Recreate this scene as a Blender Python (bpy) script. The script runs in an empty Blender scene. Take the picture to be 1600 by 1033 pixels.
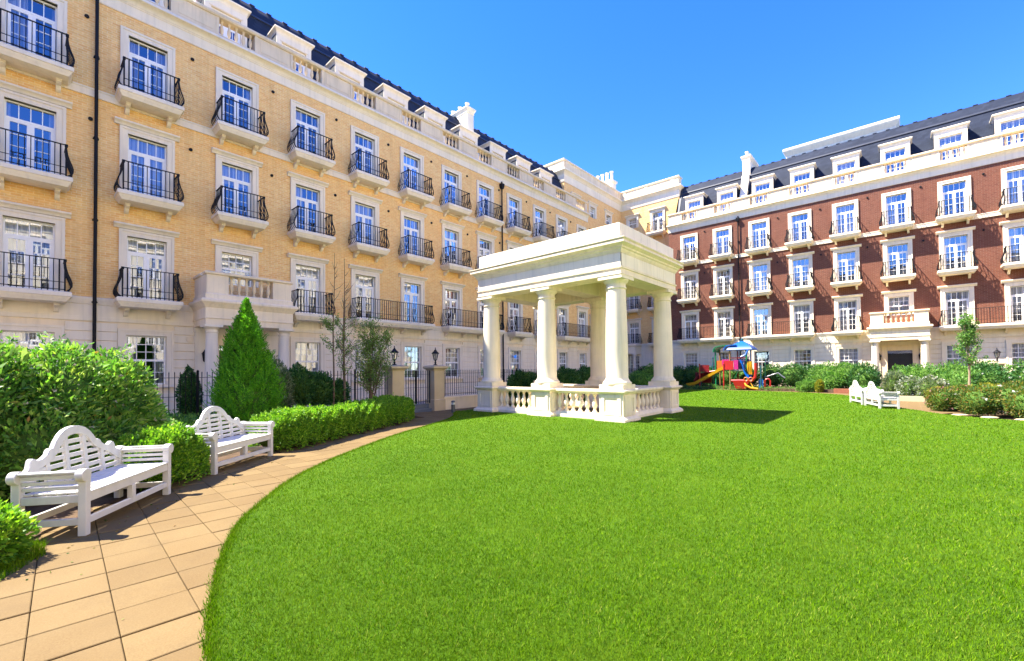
import bpy, math, random
import numpy as np
from mathutils import Matrix, Vector
R = math.radians
random.seed(7)
rng = np.random.default_rng(7)
S = bpy.context.scene
COL = S.collection

# ------------------------------------------------------------------ camera
EYE = 1.6
F_PX, PITCH, ROLL, YAW = 687.0, R(1.09), R(-0.532), R(41.854)
fw = Vector((math.cos(YAW), math.sin(YAW), 0)); rt = Vector((math.sin(YAW), -math.cos(YAW), 0)); up = Vector((0, 0, 1))
f2 = fw*math.cos(PITCH)+up*math.sin(PITCH); u2 = up*math.cos(PITCH)-fw*math.sin(PITCH)
r3 = rt*math.cos(ROLL)+u2*math.sin(ROLL); u3 = u2*math.cos(ROLL)-rt*math.sin(ROLL)
cd = bpy.data.cameras.new('camera'); cam = bpy.data.objects.new('camera', cd); COL.objects.link(cam)
cam.matrix_world = Matrix(((r3.x, u3.x, -f2.x, 0), (r3.y, u3.y, -f2.y, 0), (r3.z, u3.z, -f2.z, EYE), (0, 0, 0, 1)))
cd.sensor_width = 36; cd.lens = F_PX/1600*36; cd.shift_y = 47.9/1600; cd.clip_start = 0.05; cd.clip_end = 2000
S.camera = cam

# ------------------------------------------------------------------ sky and sun
SUN_EL, SUN_AZ = R(55.5), math.atan2(0.815, -0.58)         # azimuth measured from +X
SKY_STRENGTH, SUN_STRENGTH, EXPOSURE = 0.105, 3.8, 2.33
w = bpy.data.worlds.new('World'); S.world = w; w.use_nodes = True
nt = w.node_tree; nt.nodes.clear()
sky = nt.nodes.new('ShaderNodeTexSky'); sky.sky_type = 'NISHITA'; sky.sun_disc = False
sky.sun_elevation = SUN_EL; sky.sun_rotation = R(90)-SUN_AZ
sky.altitude = 0; sky.air_density = 1.0; sky.dust_density = 0.0; sky.ozone_density = 8.0
bg = nt.nodes.new('ShaderNodeBackground'); bg.inputs['Strength'].default_value = SKY_STRENGTH
wo = nt.nodes.new('ShaderNodeOutputWorld')
hs = nt.nodes.new('ShaderNodeHueSaturation'); hs.inputs['Saturation'].default_value = 1.23; hs.inputs['Hue'].default_value = 0.520
nt.links.new(sky.outputs[0], hs.inputs['Color']); nt.links.new(hs.outputs[0], bg.inputs[0]); nt.links.new(bg.outputs[0], wo.inputs[0])
sl = bpy.data.lights.new('sun', 'SUN'); sl.energy = SUN_STRENGTH; sl.angle = R(0.53); sl.color = (1, 0.94, 0.83)
sun = bpy.data.objects.new('sun', sl); COL.objects.link(sun)
sv = Vector((math.cos(SUN_EL)*math.cos(SUN_AZ), math.cos(SUN_EL)*math.sin(SUN_AZ), math.sin(SUN_EL)))
sun.rotation_euler = sv.to_track_quat('Z', 'Y').to_euler(); sun.location = sv*60
vs = S.view_settings; vs.view_transform = 'Standard'; vs.look = 'None'; vs.gamma = 1; vs.use_curve_mapping = False
vs.exposure = EXPOSURE

# ------------------------------------------------------------------ material helpers
def nodes(name):
    m = bpy.data.materials.new(name); m.use_nodes = True
    t = m.node_tree; b = t.nodes['Principled BSDF']
    return m, t, b
def N(t, typ, **kw):
    n = t.nodes.new(typ)
    for k, v in kw.items():
        if k.startswith('_'): setattr(n, k[1:], v)
        else: n.inputs[k.replace('__', ' ')].default_value = v
    return n
def L(t, a, b): t.links.new(a, b)
def c4(c): return (c[0], c[1], c[2], 1)
def ramp(t, fac, stops):
    r = t.nodes.new('ShaderNodeValToRGB'); e = r.color_ramp.elements
    while len(e) < len(stops): e.new(0.5)
    for i, (p, c) in enumerate(stops): e[i].position = p; e[i].color = c4(c)
    L(t, fac, r.inputs[0]); return r.outputs[0]
def mix(t, fac, a, b, mode='MIX'):
    n = t.nodes.new('ShaderNodeMix'); n.data_type = 'RGBA'; n.blend_type = mode
    for sock, v in ((n.inputs[0], fac), (n.inputs[6], a), (n.inputs[7], b)):
        if hasattr(v, 'is_linked'): L(t, v, sock)
        else: sock.default_value = v if isinstance(v, (int, float)) else c4(v)
    return n.outputs[2]
def noise(t, vec, scale, detail=4, rough=0.55):
    n = N(t, 'ShaderNodeTexNoise', Scale=scale, Detail=detail, Roughness=rough)
    if vec is not None: L(t, vec, n.inputs['Vector'])
    return n.outputs['Fac']
def pos(t): return t.nodes.new('ShaderNodeNewGeometry').outputs['Position']
def bump(t, b, h, strength=0.3, dist=0.01):
    n = N(t, 'ShaderNodeBump', Strength=strength, Distance=dist); L(t, h, n.inputs['Height']); L(t, n.outputs[0], b.inputs['Normal'])
def plain(name, c, rough=0.5, spec=0.5, var=0.12, scale=3.0, bmp=0.0, fine=60, metal=0.0, coat=0.0, streak=0.0):
    m, t, b = nodes(name); p = pos(t)
    n1 = noise(t, p, scale); n2 = noise(t, p, fine, 3)
    dark = tuple(x*(1-var) for x in c); lite = tuple(min(1, x*(1+var*0.6)) for x in c)
    col = ramp(t, n1, [(0.3, dark), (0.7, lite)])
    col = mix(t, 0.25*min(1, var*4), col, ramp(t, n2, [(0.35, dark), (0.65, lite)]))
    if streak:
        mp = N(t, 'ShaderNodeMapping'); mp.inputs['Scale'].default_value = (7, 7, 0.5); L(t, p, mp.inputs[0])
        col = mix(t, ramp(t, noise(t, mp.outputs[0], 1.0, 5, 0.6), [(0.48, (0, 0, 0)), (0.75, (streak, streak, streak))]), col, tuple(x*0.62 for x in c))
        col = mix(t, ramp(t, noise(t, p, 0.45, 4), [(0.5, (0, 0, 0)), (0.8, (streak*0.7,)*3)]), col, (c[0]*0.78, c[1]*0.80, c[2]*0.82))
    L(t, col, b.inputs['Base Color'])
    b.inputs['Roughness'].default_value = rough; b.inputs['Specular IOR Level'].default_value = spec; b.inputs['Metallic'].default_value = metal
    if coat: b.inputs['Coat Weight'].default_value = coat
    if bmp: bump(t, b, n2, bmp, 0.004)
    return m
def facade_vec(t, kz=1.0):
    p = pos(t); s = t.nodes.new('ShaderNodeSeparateXYZ'); L(t, p, s.inputs[0])
    a = N(t, 'ShaderNodeMath', _operation='ADD'); L(t, s.outputs[0], a.inputs[0]); L(t, s.outputs[1], a.inputs[1])
    z = N(t, 'ShaderNodeMath', _operation='MULTIPLY'); L(t, s.outputs[2], z.inputs[0]); z.inputs[1].default_value = kz
    c = t.nodes.new('ShaderNodeCombineXYZ'); L(t, a.outputs[0], c.inputs[0]); L(t, z.outputs[0], c.inputs[1])
    return c.outputs[0], p
def brickmat(name, a, b2, mortar, patch, bw=0.225, rh=0.075, ms=0.006, rough=0.85):
    m, t, b = nodes(name); v, p = facade_vec(t)
    k = N(t, 'ShaderNodeTexBrick', Scale=1.0)
    k.inputs['Brick Width'].default_value = bw; k.inputs['Row Height'].default_value = rh
    k.inputs['Mortar Size'].default_value = ms; k.inputs['Mortar Smooth'].default_value = 0.3; k.inputs['Bias'].default_value = 0.0
    k.inputs['Color1'].default_value = c4(a); k.inputs['Color2'].default_value = c4(b2); k.inputs['Mortar'].default_value = c4(mortar)
    L(t, v, k.inputs['Vector'])
    n1 = noise(t, p, 0.9, 5); n2 = noise(t, p, 14, 3)
    col = mix(t, ramp(t, n1, [(0.35, (0, 0, 0)), (0.75, (0.55, 0.55, 0.55))]), k.outputs['Color'], patch)
    col = mix(t, ramp(t, n2, [(0.3, (0.0, 0.0, 0.0)), (0.8, (0.35, 0.35, 0.35))]), col, tuple(x*0.6 for x in a))
    mp = N(t, 'ShaderNodeMapping'); mp.inputs['Scale'].default_value = (3.2, 3.2, 0.22); L(t, p, mp.inputs[0])
    col = mix(t, ramp(t, noise(t, mp.outputs[0], 1.0, 6, 0.65), [(0.5, (0, 0, 0)), (0.78, (0.32, 0.32, 0.32))]), col, tuple(x*0.62 for x in a))
    L(t, col, b.inputs['Base Color']); b.inputs['Roughness'].default_value = rough; b.inputs['Specular IOR Level'].default_value = 0.25
    bump(t, b, k.outputs['Fac'], -0.5, 0.006)
    return m
M = {}
M['brick_y'] = brickmat('yellow_brick', (0.8345, 0.4449, 0.1352), (0.9300, 0.6229, 0.2324), (0.9300, 0.7341, 0.4324), (0.9272, 0.5228, 0.1729), ms=0.008)
M['brick_r'] = brickmat('red_brick', (0.1420, 0.0431, 0.0231), (0.2084, 0.0683, 0.0368), (0.2645, 0.1708, 0.1148), (0.1720, 0.0570, 0.0317), ms=0.008)
M['stone'] = plain('cream_stone', (0.90, 0.735, 0.49), 0.75, 0.3, 0.10, 1.3, 0.15, 40, streak=0.45)
M['pav'] = plain('pavilion_stone', (0.86, 0.735, 0.535), 0.75, 0.3, 0.10, 1.3, 0.15, 40, streak=0.5)
M['pav_w'] = plain('pavilion_pale_stone', (0.87, 0.775, 0.61), 0.72, 0.3, 0.08, 1.3, 0.12, 40, streak=0.45)
M['stone_w'] = plain('white_stone', (0.86, 0.74, 0.54), 0.72, 0.3, 0.08, 1.1, 0.12, 40, streak=0.4)
M['stone_d'] = plain('parapet_stone', (0.80, 0.63, 0.40), 0.8, 0.25, 0.12, 1.5, 0.15, 40, streak=0.5)
M['pier'] = plain('tan_stone', (0.5400, 0.4230, 0.2610), 0.8, 0.25, 0.12, 2.0, 0.2, 50)
M['upvc'] = plain('white_frame', (0.9000, 0.8670, 0.7904), 0.35, 0.5, 0.03, 3)
M['paint'] = plain('white_bench_paint', (0.6199, 0.5972, 0.5519), 0.42, 0.5, 0.06, 9, 0.12, 90, streak=0.3)
M['iron'] = plain('black_iron', (0.010, 0.010, 0.011), 0.6, 0.2, 0.3, 8)
M['lead'] = plain('lead_flashing', (0.025, 0.030, 0.044), 0.55, 0.4, 0.2, 4)
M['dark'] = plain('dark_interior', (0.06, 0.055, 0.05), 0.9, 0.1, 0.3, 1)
M['soil'] = plain('soil', (0.10, 0.065, 0.04), 0.95, 0.1, 0.4, 4, 0.6, 30)
M['bark'] = plain('bark', (0.17, 0.115, 0.07), 0.9, 0.2, 0.35, 12, 0.5, 60)
M['bark_p'] = plain('pale_bark', (0.36, 0.27, 0.17), 0.9, 0.2, 0.3, 12, 0.5, 60)
M['bluegrey'] = plain('slate_step', (0.1120, 0.1330, 0.1680), 0.6, 0.4, 0.15, 3)
M['forecourt'] = plain('forecourt_paving', (0.42, 0.36, 0.29), 0.85, 0.25, 0.15, 1.5, 0.2, 40)
M['door'] = plain('dark_door', (0.03, 0.022, 0.018), 0.35, 0.5, 0.2, 4)
M['bollard'] = plain('grey_metal', (0.12, 0.125, 0.13), 0.4, 0.5, 0.1, 5, metal=0.6)
M['lens'] = plain('frosted_lens', (0.62, 0.62, 0.58), 0.3, 0.5, 0.05, 5)
M['brickedge'] = plain('red_edging', (0.30, 0.11, 0.06), 0.85, 0.2, 0.25, 7, 0.4, 40)
for nm, c in dict(yellow=(0.80, 0.42, 0.01), red=(0.62, 0.025, 0.02), darkred=(0.26, 0.012, 0.015), blue=(0.0, 0.15, 0.68), green=(0.01, 0.26, 0.09),
                  pink=(0.62, 0.03, 0.24), orange=(0.72, 0.18, 0.02), purple=(0.16, 0.09, 0.28), teal=(0.02, 0.13, 0.16), tan=(0.42, 0.24, 0.10), grey=(0.22, 0.23, 0.25)).items():
    M['pl_'+nm] = plain('plastic_'+nm, tuple(x*0.62 for x in c), 0.36, 0.5, 0.08, 2)

def slatemat():
    m, t, b = nodes('slate'); v, p = facade_vec(t, 1.07)
    k = N(t, 'ShaderNodeTexBrick', Scale=1.0)
    k.inputs['Brick Width'].default_value = 0.30; k.inputs['Row Height'].default_value = 0.19; k.inputs['Mortar Size'].default_value = 0.006
    k.inputs['Color1'].default_value = (0.013, 0.018, 0.031, 1); k.inputs['Color2'].default_value = (0.024, 0.031, 0.049, 1); k.inputs['Mortar'].default_value = (0.015, 0.016, 0.022, 1)
    L(t, v, k.inputs['Vector'])
    L(t, mix(t, ramp(t, noise(t, p, 0.8), [(0.35, (0, 0, 0)), (0.75, (0.5, 0.5, 0.5))]), k.outputs['Color'], (0.028, 0.034, 0.052)), b.inputs['Base Color'])
    b.inputs['Roughness'].default_value = 0.7; b.inputs['Specular IOR Level'].default_value = 0.14
    bump(t, b, k.outputs['Fac'], -0.6, 0.01)
    return m
M['slate'] = slatemat()

def glassmat(name, tint, refl):
    m, t, b = nodes(name); t.nodes.remove(b); out = [n for n in t.nodes if n.type == 'OUTPUT_MATERIAL'][0]
    tr = N(t, 'ShaderNodeBsdfTransparent'); tr.inputs[0].default_value = c4(tint)
    gl = N(t, 'ShaderNodeBsdfGlossy', Roughness=0.015); gl.inputs[0].default_value = (0.80, 0.86, 0.95, 1)
    lw = N(t, 'ShaderNodeLayerWeight', Blend=0.35)
    mp = N(t, 'ShaderNodeMapRange'); mp.inputs['To Min'].default_value = refl; mp.inputs['To Max'].default_value = min(1, refl+0.45)
    L(t, lw.outputs['Fresnel'], mp.inputs['Value'])
    ms = t.nodes.new('ShaderNodeMixShader'); L(t, mp.outputs[0], ms.inputs[0]); L(t, tr.outputs[0], ms.inputs[1]); L(t, gl.outputs[0], ms.inputs[2]); L(t, ms.outputs[0], out.inputs[0])
    return m
M['glass'] = glassmat('window_glass', (0.72, 0.74, 0.76), 0.25)
M['lampglass'] = glassmat('lantern_glass', (0.8, 0.8, 0.78), 0.15)

def curtainmat():
    m, t, b = nodes('curtain'); v, p = facade_vec(t)
    wv = N(t, 'ShaderNodeTexWave', Scale=3.0, Distortion=3.0, Detail=2.0); wv.wave_type = 'BANDS'; wv.bands_direction = 'X'
    sc = N(t, 'ShaderNodeMapping'); sc.inputs['Scale'].default_value = (1, 0.06, 1); L(t, v, sc.inputs[0]); L(t, sc.outputs[0], wv.inputs['Vector'])
    L(t, ramp(t, wv.outputs['Fac'], [(0.1, (0.34, 0.33, 0.32)), (0.8, (0.72, 0.69, 0.63))]), b.inputs['Base Color']); b.inputs['Roughness'].default_value = 0.9
    return m
M['curtain'] = curtainmat()

def leafmat(name, stops, trans=0.42, rough=0.5, spec=0.3, patch=None):
    m, t, b = nodes(name); out = [n for n in t.nodes if n.type == 'OUTPUT_MATERIAL'][0]
    g = t.nodes.new('ShaderNodeNewGeometry')
    col = ramp(t, g.outputs['Random Per Island'], stops)
    col = mix(t, ramp(t, noise(t, g.outputs['Position'], 2.2), [(0.4, (0, 0, 0)), (0.75, (0.4, 0.4, 0.4))]), col, tuple(x*0.8 for x in stops[0][1]))
    if patch:
        col = mix(t, ramp(t, noise(t, g.outputs['Position'], 1.1, 6, 0.65), [(0.46, (0, 0, 0)), (0.78, (0.65, 0.65, 0.65))]), col, patch)
        col = mix(t, ramp(t, noise(t, g.outputs['Position'], 7, 4, 0.6), [(0.52, (0, 0, 0)), (0.78, (0.5, 0.5, 0.5))]), col, (0.03, 0.09, 0.003))
    L(t, col, b.inputs['Base Color']); b.inputs['Roughness'].default_value = rough; b.inputs['Specular IOR Level'].default_value = spec
    tl = t.nodes.new('ShaderNodeBsdfTranslucent')
    L(t, mix(t, 1.0, col, (1.0, 1.15, 0.45), 'MULTIPLY'), tl.inputs[0])
    ms = N(t, 'ShaderNodeMixShader', Fac=trans); L(t, b.outputs[0], ms.inputs[1]); L(t, tl.outputs[0], ms.inputs[2]); L(t, ms.outputs[0], out.inputs[0])
    return m
M['lf_box'] = leafmat('box_leaf', [(0.0, (0.0703, 0.1902, 0.0167)), (0.55, (0.1792, 0.3986, 0.0234)), (1.0, (0.4388, 0.6281, 0.0604))])
M['lf_shrub'] = leafmat('shrub_leaf', [(0.0, (0.0653, 0.1851, 0.0394)), (0.6, (0.1851, 0.4120, 0.0545)), (1.0, (0.4991, 0.6281, 0.1307))])
M['lf_thuja'] = leafmat('conifer_leaf', [(0.0, (0.0647, 0.2389, 0.0133)), (0.6, (0.1618, 0.4653, 0.0218)), (1.0, (0.3464, 0.7137, 0.0438))])
M['lf_dark'] = leafmat('laurel_leaf', [(0.0, (0.0228, 0.0876, 0.0228)), (0.6, (0.0581, 0.1646, 0.0428)), (1.0, (0.1542, 0.3083, 0.0771))], 0.25, 0.4)
M['lf_mid'] = leafmat('mid_leaf', [(0.0, (0.0551, 0.1580, 0.0371)), (0.6, (0.1390, 0.3055, 0.0551)), (1.0, (0.3160, 0.5196, 0.1114))])
M['lf_pale'] = leafmat('silver_leaf', [(0.0, (0.0975, 0.1466, 0.0780)), (0.6, (0.1950, 0.2535, 0.1365)), (1.0, (0.4095, 0.4485, 0.3120))])
M['lf_pale2'] = leafmat('fresh_leaf', [(0.0, (0.12, 0.24, 0.05)), (0.6, (0.22, 0.38, 0.08)), (1.0, (0.40, 0.52, 0.20))])
M['lf_gold'] = leafmat('golden_leaf', [(0.0, (0.1248, 0.1560, 0.0156)), (0.6, (0.2964, 0.2808, 0.0234)), (1.0, (0.4836, 0.4056, 0.0468))])
M['lf_rose'] = leafmat('rose_leaf', [(0.0, (0.0406, 0.1014, 0.0203)), (0.5, (0.1014, 0.1927, 0.0304)), (0.85, (0.2839, 0.2434, 0.0406)), (1.0, (0.3650, 0.1622, 0.0608))])
M['lf_sap'] = leafmat('sapling_leaf', [(0.0, (0.0961, 0.1931, 0.0409)), (0.6, (0.1931, 0.3378, 0.0647)), (1.0, (0.3864, 0.5472, 0.1447))])
M['petal'] = leafmat('pale_petal', [(0.0, (0.4650, 0.3600, 0.3000)), (0.5, (0.5400, 0.4800, 0.4125)), (1.0, (0.6000, 0.5700, 0.5250))], 0.3)
M['petal_w'] = leafmat('white_petal', [(0.0, (0.5250, 0.5250, 0.4800)), (1.0, (0.6150, 0.6150, 0.5850))], 0.3)
M['petal_p'] = leafmat('pink_petal', [(0.0, (0.3750, 0.1650, 0.1650)), (1.0, (0.5250, 0.3150, 0.2850))], 0.3)
M['blade'] = leafmat('grass_blade', [(0.0, (0.0265, 0.0759, 0.0013)), (0.45, (0.0883, 0.2003, 0.0020)), (0.88, (0.1823, 0.3176, 0.0057)), (1.0, (0.3235, 0.3453, 0.0647))], 0.3, 0.7, spec=0.02, patch=(0.1941, 0.2901, 0.0202))
M['core'] = plain('shaded_core', (0.0720, 0.1380, 0.0240), 0.9, 0.1, 0.4, 8, 0.6, 25)  # dark leaf green for foliage cores, inner shade put into the colour

def lawnmat():
    m, t, b = nodes('lawn_turf'); p = pos(t)
    a = ramp(t, noise(t, p, 0.55, 5), [(0.3, (0.0490, 0.1193, 0.0025)), (0.7, (0.0894, 0.1838, 0.0037))])
    f = ramp(t, noise(t, p, 24, 5, 0.7), [(0.3, (0.0202, 0.0613, 0.0019)), (0.55, (0.0807, 0.1741, 0.0031)), (0.78, (0.1730, 0.2773, 0.0112))])
    col = mix(t, 0.55, a, f)
    col = mix(t, ramp(t, noise(t, p, 3.2, 4), [(0.55, (0, 0, 0)), (0.8, (0.2170, 0.2170, 0.2170))]), col, (0.1054, 0.1860, 0.0124))
    L(t, col, b.inputs['Base Color']); b.inputs['Roughness'].default_value = 0.9; b.inputs['Specular IOR Level'].default_value = 0.15
    bump(t, b, noise(t, p, 60, 5, 0.75), 1.0, 0.03)
    return m
M['lawn'] = lawnmat()

def pavermat(joint):
    m, t, b = nodes('sandstone_paver' if not joint else 'sandstone_paving'); p = pos(t)
    n1 = noise(t, p, 1.6, 5); n2 = noise(t, p, 95, 4, 0.75); n3 = noise(t, p, 2.7, 6, 0.65)
    col = ramp(t, n1, [(0.3, (0.1520, 0.0935, 0.0318)), (0.7, (0.1846, 0.1216, 0.0470))])
    col = mix(t, 0.4, col, ramp(t, n2, [(0.3, (0.0868, 0.0486, 0.0152)), (0.7, (0.2316, 0.1646, 0.0722))]))
    col = mix(t, ramp(t, n3, [(0.5, (0, 0, 0)), (0.75, (0.3, 0.3, 0.3))]), col, (0.105, 0.072, 0.034))
    if not joint:
        oi = t.nodes.new('ShaderNodeObjectInfo')
        col = mix(t, 1.0, col, ramp(t, oi.outputs['Random'], [(0, (0.90, 0.88, 0.86)), (0.5, (1, 1, 1)), (1, (1.06, 1.06, 1.06))]), 'MULTIPLY')
    else:
        k = N(t, 'ShaderNodeTexBrick', Scale=1.0); k.offset = 0
        k.inputs['Brick Width'].default_value = 0.4; k.inputs['Row Height'].default_value = 0.4; k.inputs['Mortar Size'].default_value = 0.006
        L(t, p, k.inputs['Vector']); col = mix(t, k.outputs['Fac'], col, (0.20, 0.13, 0.06))
    L(t, col, b.inputs['Base Color']); b.inputs['Roughness'].default_value = 0.85; b.inputs['Specular IOR Level'].default_value = 0.25
    bump(t, b, n2, 0.35, 0.004)
    return m
M['paver'] = pavermat(False); M['paving'] = pavermat(True)

# ------------------------------------------------------------------ mesh helpers
class MB:
    def __init__(s): s.v = []; s.f = []
    def add(s, vs, fs):
        o = len(s.v); s.v += [tuple(x) for x in vs]; s.f += [tuple(i+o for i in f) for f in fs]; return s
    def box(s, x0, x1, y0, y1, z0, z1):
        return s.add([(x0, y0, z0), (x1, y0, z0), (x1, y1, z0), (x0, y1, z0), (x0, y0, z1), (x1, y0, z1), (x1, y1, z1), (x0, y1, z1)],
                     [(0, 3, 2, 1), (4, 5, 6, 7), (0, 1, 5, 4), (1, 2, 6, 5), (2, 3, 7, 6), (3, 0, 4, 7)])
    def bar(s, p, q, w, h=None):
        p = Vector(p); q = Vector(q); h = h or w; d = (q-p).normalized()
        a = d.cross(Vector((0, 0, 1)))
        if a.length < 1e-4: a = Vector((1, 0, 0))
        a.normalize(); b = a.cross(d).normalized(); vs = []
        for c in (p, q):
            for i, j in ((-1, -1), (1, -1), (1, 1), (-1, 1)): vs.append(c+a*(i*w/2)+b*(j*h/2))
        return s.add(vs, [(0, 3, 2, 1), (4, 5, 6, 7), (0, 1, 5, 4), (1, 2, 6, 5), (2, 3, 7, 6), (3, 0, 4, 7)])
    def tube(s, pts, rad, n=6, cap=True):
        pts = [Vector(p) for p in pts]; vs = []; m = len(pts)
        for i, p in enumerate(pts):
            d = (pts[min(i+1, m-1)]-pts[max(i-1, 0)]).normalized()
            a = d.cross(Vector((0.13, 0.31, 1)) if abs(d.z) < 0.95 else Vector((1, 0.2, 0))).normalized(); b = d.cross(a)
            r = rad[i] if hasattr(rad, '__len__') else rad
            for k in range(n):
                g = 2*math.pi*k/n; vs.append(p+a*math.cos(g)*r+b*math.sin(g)*r)
        fs = [(i*n+k, i*n+(k+1) % n, (i+1)*n+(k+1) % n, (i+1)*n+k) for i in range(m-1) for k in range(n)]
        if cap: fs += [tuple(range(n))[::-1], tuple((m-1)*n+k for k in range(n))]
        return s.add(vs, fs)
    def lathe(s, prof, cx=0, cy=0, n=20):
        vs = [(cx+r*math.cos(2*math.pi*k/n), cy+r*math.sin(2*math.pi*k/n), z) for r, z in prof for k in range(n)]
        m = len(prof)
        fs = [(i*n+k, i*n+(k+1) % n, (i+1)*n+(k+1) % n, (i+1)*n+k) for i in range(m-1) for k in range(n)]
        fs += [tuple(range(n))[::-1], tuple((m-1)*n+k for k in range(n))]
        return s.add(vs, fs)
    def ring(s, x0, x1, y0, y1, prof, cap=True):
        """rectangle loft: prof = [(offset outward, z)]"""
        vs = []
        for o, z in prof: vs += [(x0-o, y0-o, z), (x1+o, y0-o, z), (x1+o, y1+o, z), (x0-o, y1+o, z)]
        m = len(prof)
        fs = [(i*4+k, i*4+(k+1) % 4, (i+1)*4+(k+1) % 4, (i+1)*4+k) for i in range(m-1) for k in range(4)]
        if cap: fs += [(3, 2, 1, 0), tuple((m-1)*4+k for k in range(4))]
        return s.add(vs, fs)
    def sweep(s, prof, x0, x1):
        """closed (y,z) outline swept along x"""
        n = len(prof); vs = [(x0, y, z) for y, z in prof]+[(x1, y, z) for y, z in prof]
        return s.add(vs, [(k, (k+1) % n, n+(k+1) % n, n+k) for k in range(n)]+[tuple(range(n))[::-1], tuple(range(n, 2*n))])
    def prism(s, poly, y0, y1):
        """(x,z) outline between y0 and y1"""
        n = len(poly); vs = [(x, y0, z) for x, z in poly]+[(x, y1, z) for x, z in poly]
        return s.add(vs, [(k, (k+1) % n, n+(k+1) % n, n+k) for k in range(n)]+[tuple(range(n))[::-1], tuple(range(n, 2*n))])
    def mesh(s, name):
        me = bpy.data.meshes.new(name); me.from_pydata(s.v, [], s.f)
        import bmesh
        bm = bmesh.new(); bm.from_mesh(me); bmesh.ops.recalc_face_normals(bm, faces=bm.faces); bm.to_mesh(me); bm.free()
        me.shade_smooth(); me.set_sharp_from_angle(angle=R(38))
        return me
def obj(name, me, mat=None, parent=None, loc=(0, 0, 0), rz=0.0, kind=None):
    if isinstance(me, MB): me = me.mesh(name)
    if mat and not me.materials: me.materials.append(M[mat])
    o = bpy.data.objects.new(name, me); COL.objects.link(o)
    o.location = loc; o.rotation_euler = (0, 0, rz)
    if parent: o.parent = parent
    if kind: o['kind'] = kind
    return o
def tag(o, label, cat, group=None):
    o['label'] = label; o['category'] = cat
    if group: o['group'] = group
    return o
def thing(name, label, cat, loc=(0, 0, 0), rz=0.0, group=None):
    o = bpy.data.objects.new(name, None); COL.objects.link(o); o.location = loc; o.rotation_euler = (0, 0, rz); o.empty_display_size = 0.2
    return tag(o, label, cat, group)
def clone(o, parent=None, loc=None, rz=None):
    c = o.copy(); COL.objects.link(c)
    if parent: c.parent = parent
    if loc is not None: c.location = loc
    if rz is not None: c.rotation_euler = (0, 0, rz)
    return c
def clone_tree(o, loc, rz, label=None):
    c = clone(o, None, loc, rz)
    if label: c['label'] = label
    for ch in o.children:
        d = clone(ch, c)
        for g in ch.children: clone(g, d)
    return c
def fastmesh(name, V, nper):
    """V: (n*nper,3) array, each run of nper verts is one polygon"""
    me = bpy.data.meshes.new(name); nv = len(V); nf = nv//nper
    me.vertices.add(nv); me.vertices.foreach_set('co', np.ascontiguousarray(V, dtype=np.float32).ravel())
    me.loops.add(nv); me.loops.foreach_set('vertex_index', np.arange(nv, dtype=np.int32))
    me.polygons.add(nf); me.polygons.foreach_set('loop_start', np.arange(0, nv, nper, dtype=np.int32)); me.polygons.foreach_set('loop_total', np.full(nf, nper, dtype=np.int32))
    me.update(); me.validate(); return me
def unit(a): return a/np.maximum(1e-9, np.linalg.norm(a, axis=1, keepdims=True))
def leafverts(p, d, size, aspect=0.5, fold=0.15):
    n = len(p); d = unit(d); r = rng.normal(size=(n, 3)); side = unit(np.cross(d, r)); nor = np.cross(side, d)
    s = (size*rng.uniform(0.65, 1.3, n))[:, None] if np.isscalar(size) else size[:, None]
    V = np.stack([p, p+d*s*0.5+side*s*aspect*0.5+nor*s*fold, p+d*s, p+d*s*0.5-side*s*aspect*0.5+nor*s*fold], 1)
    return V.reshape(-1, 3)

# ================================================================== the ground
LAWN = [(0.3, -9), (0.45, -2), (0.55, 1), (0.66, 2.4), (0.72, 2.9), (0.81, 3.28), (0.94, 3.73), (1.19, 4.44), (1.54, 5.23), (1.85, 5.7), (2.57, 6.64), (3.41, 7.45), (4.58, 8.33),
        (6.23, 9.42), (7.9, 10.3), (9.34, 11.13), (10.4, 12.06), (10.85, 12.6), (12, 12.95), (20, 13.6), (28, 13.9), (32.2, 13.4), (33.4, 11), (33.0, 8.6), (32.6, 5.5), (31.4, 3.3), (28.4, 1.7), (25.2, 1.25), (23.2, 0.65), (21.3, -0.3),
        (19.9, -1.0), (19.0, -2.3), (18.7, -4), (18.5, -9)]
LAWN = np.array(LAWN)
def inside(poly, P):
    x, y = P[:, 0], P[:, 1]; c = np.zeros(len(P), bool); j = len(poly)-1
    for i in range(len(poly)):
        xi, yi = poly[i]; xj, yj = poly[j]
        hit = ((yi > y) != (yj > y)) & (x < (xj-xi)*(y-yi)/(yj-yi+1e-12)+xi); c ^= hit; j = i
    return c
def edge_dist(poly, P):
    best = np.full(len(P), 1e9)
    for i in range(len(poly)-1):
        a, b = poly[i], poly[i+1]; ab = b-a; t = np.clip(((P-a)@ab)/(ab@ab), 0, 1)
        best = np.minimum(best, np.linalg.norm(P-(a+t[:, None]*ab), axis=1))
    return best
def smooth(poly, k=6):
    out = []
    for i in range(len(poly)-1):
        p0, p1, p2, p3 = poly[max(i-1, 0)], poly[i], poly[i+1], poly[min(i+2, len(poly)-1)]
        for t in np.linspace(0, 1, k, endpoint=False):
            out.append(0.5*((2*p1)+(-p0+p2)*t+(2*p0-5*p1+4*p2-p3)*t*t+(-p0+3*p1-3*p2+p3)*t**3))
    out.append(poly[-1]); return np.array(out)
LAWN = smooth(LAWN, 5)
def sheet(name, poly, z, mat, kind='structure'):
    me = bpy.data.meshes.new(name); n = len(poly); me.from_pydata([(x, y, z) for x, y in poly], [], [tuple(range(n))]); me.materials.append(M[mat])
    o = bpy.data.objects.new(name, me); COL.objects.link(o); o['kind'] = kind; return o
sheet('ground', [(-600, -600), (700, -600), (700, 700), (-600, 700)], -0.08, 'soil')
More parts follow.
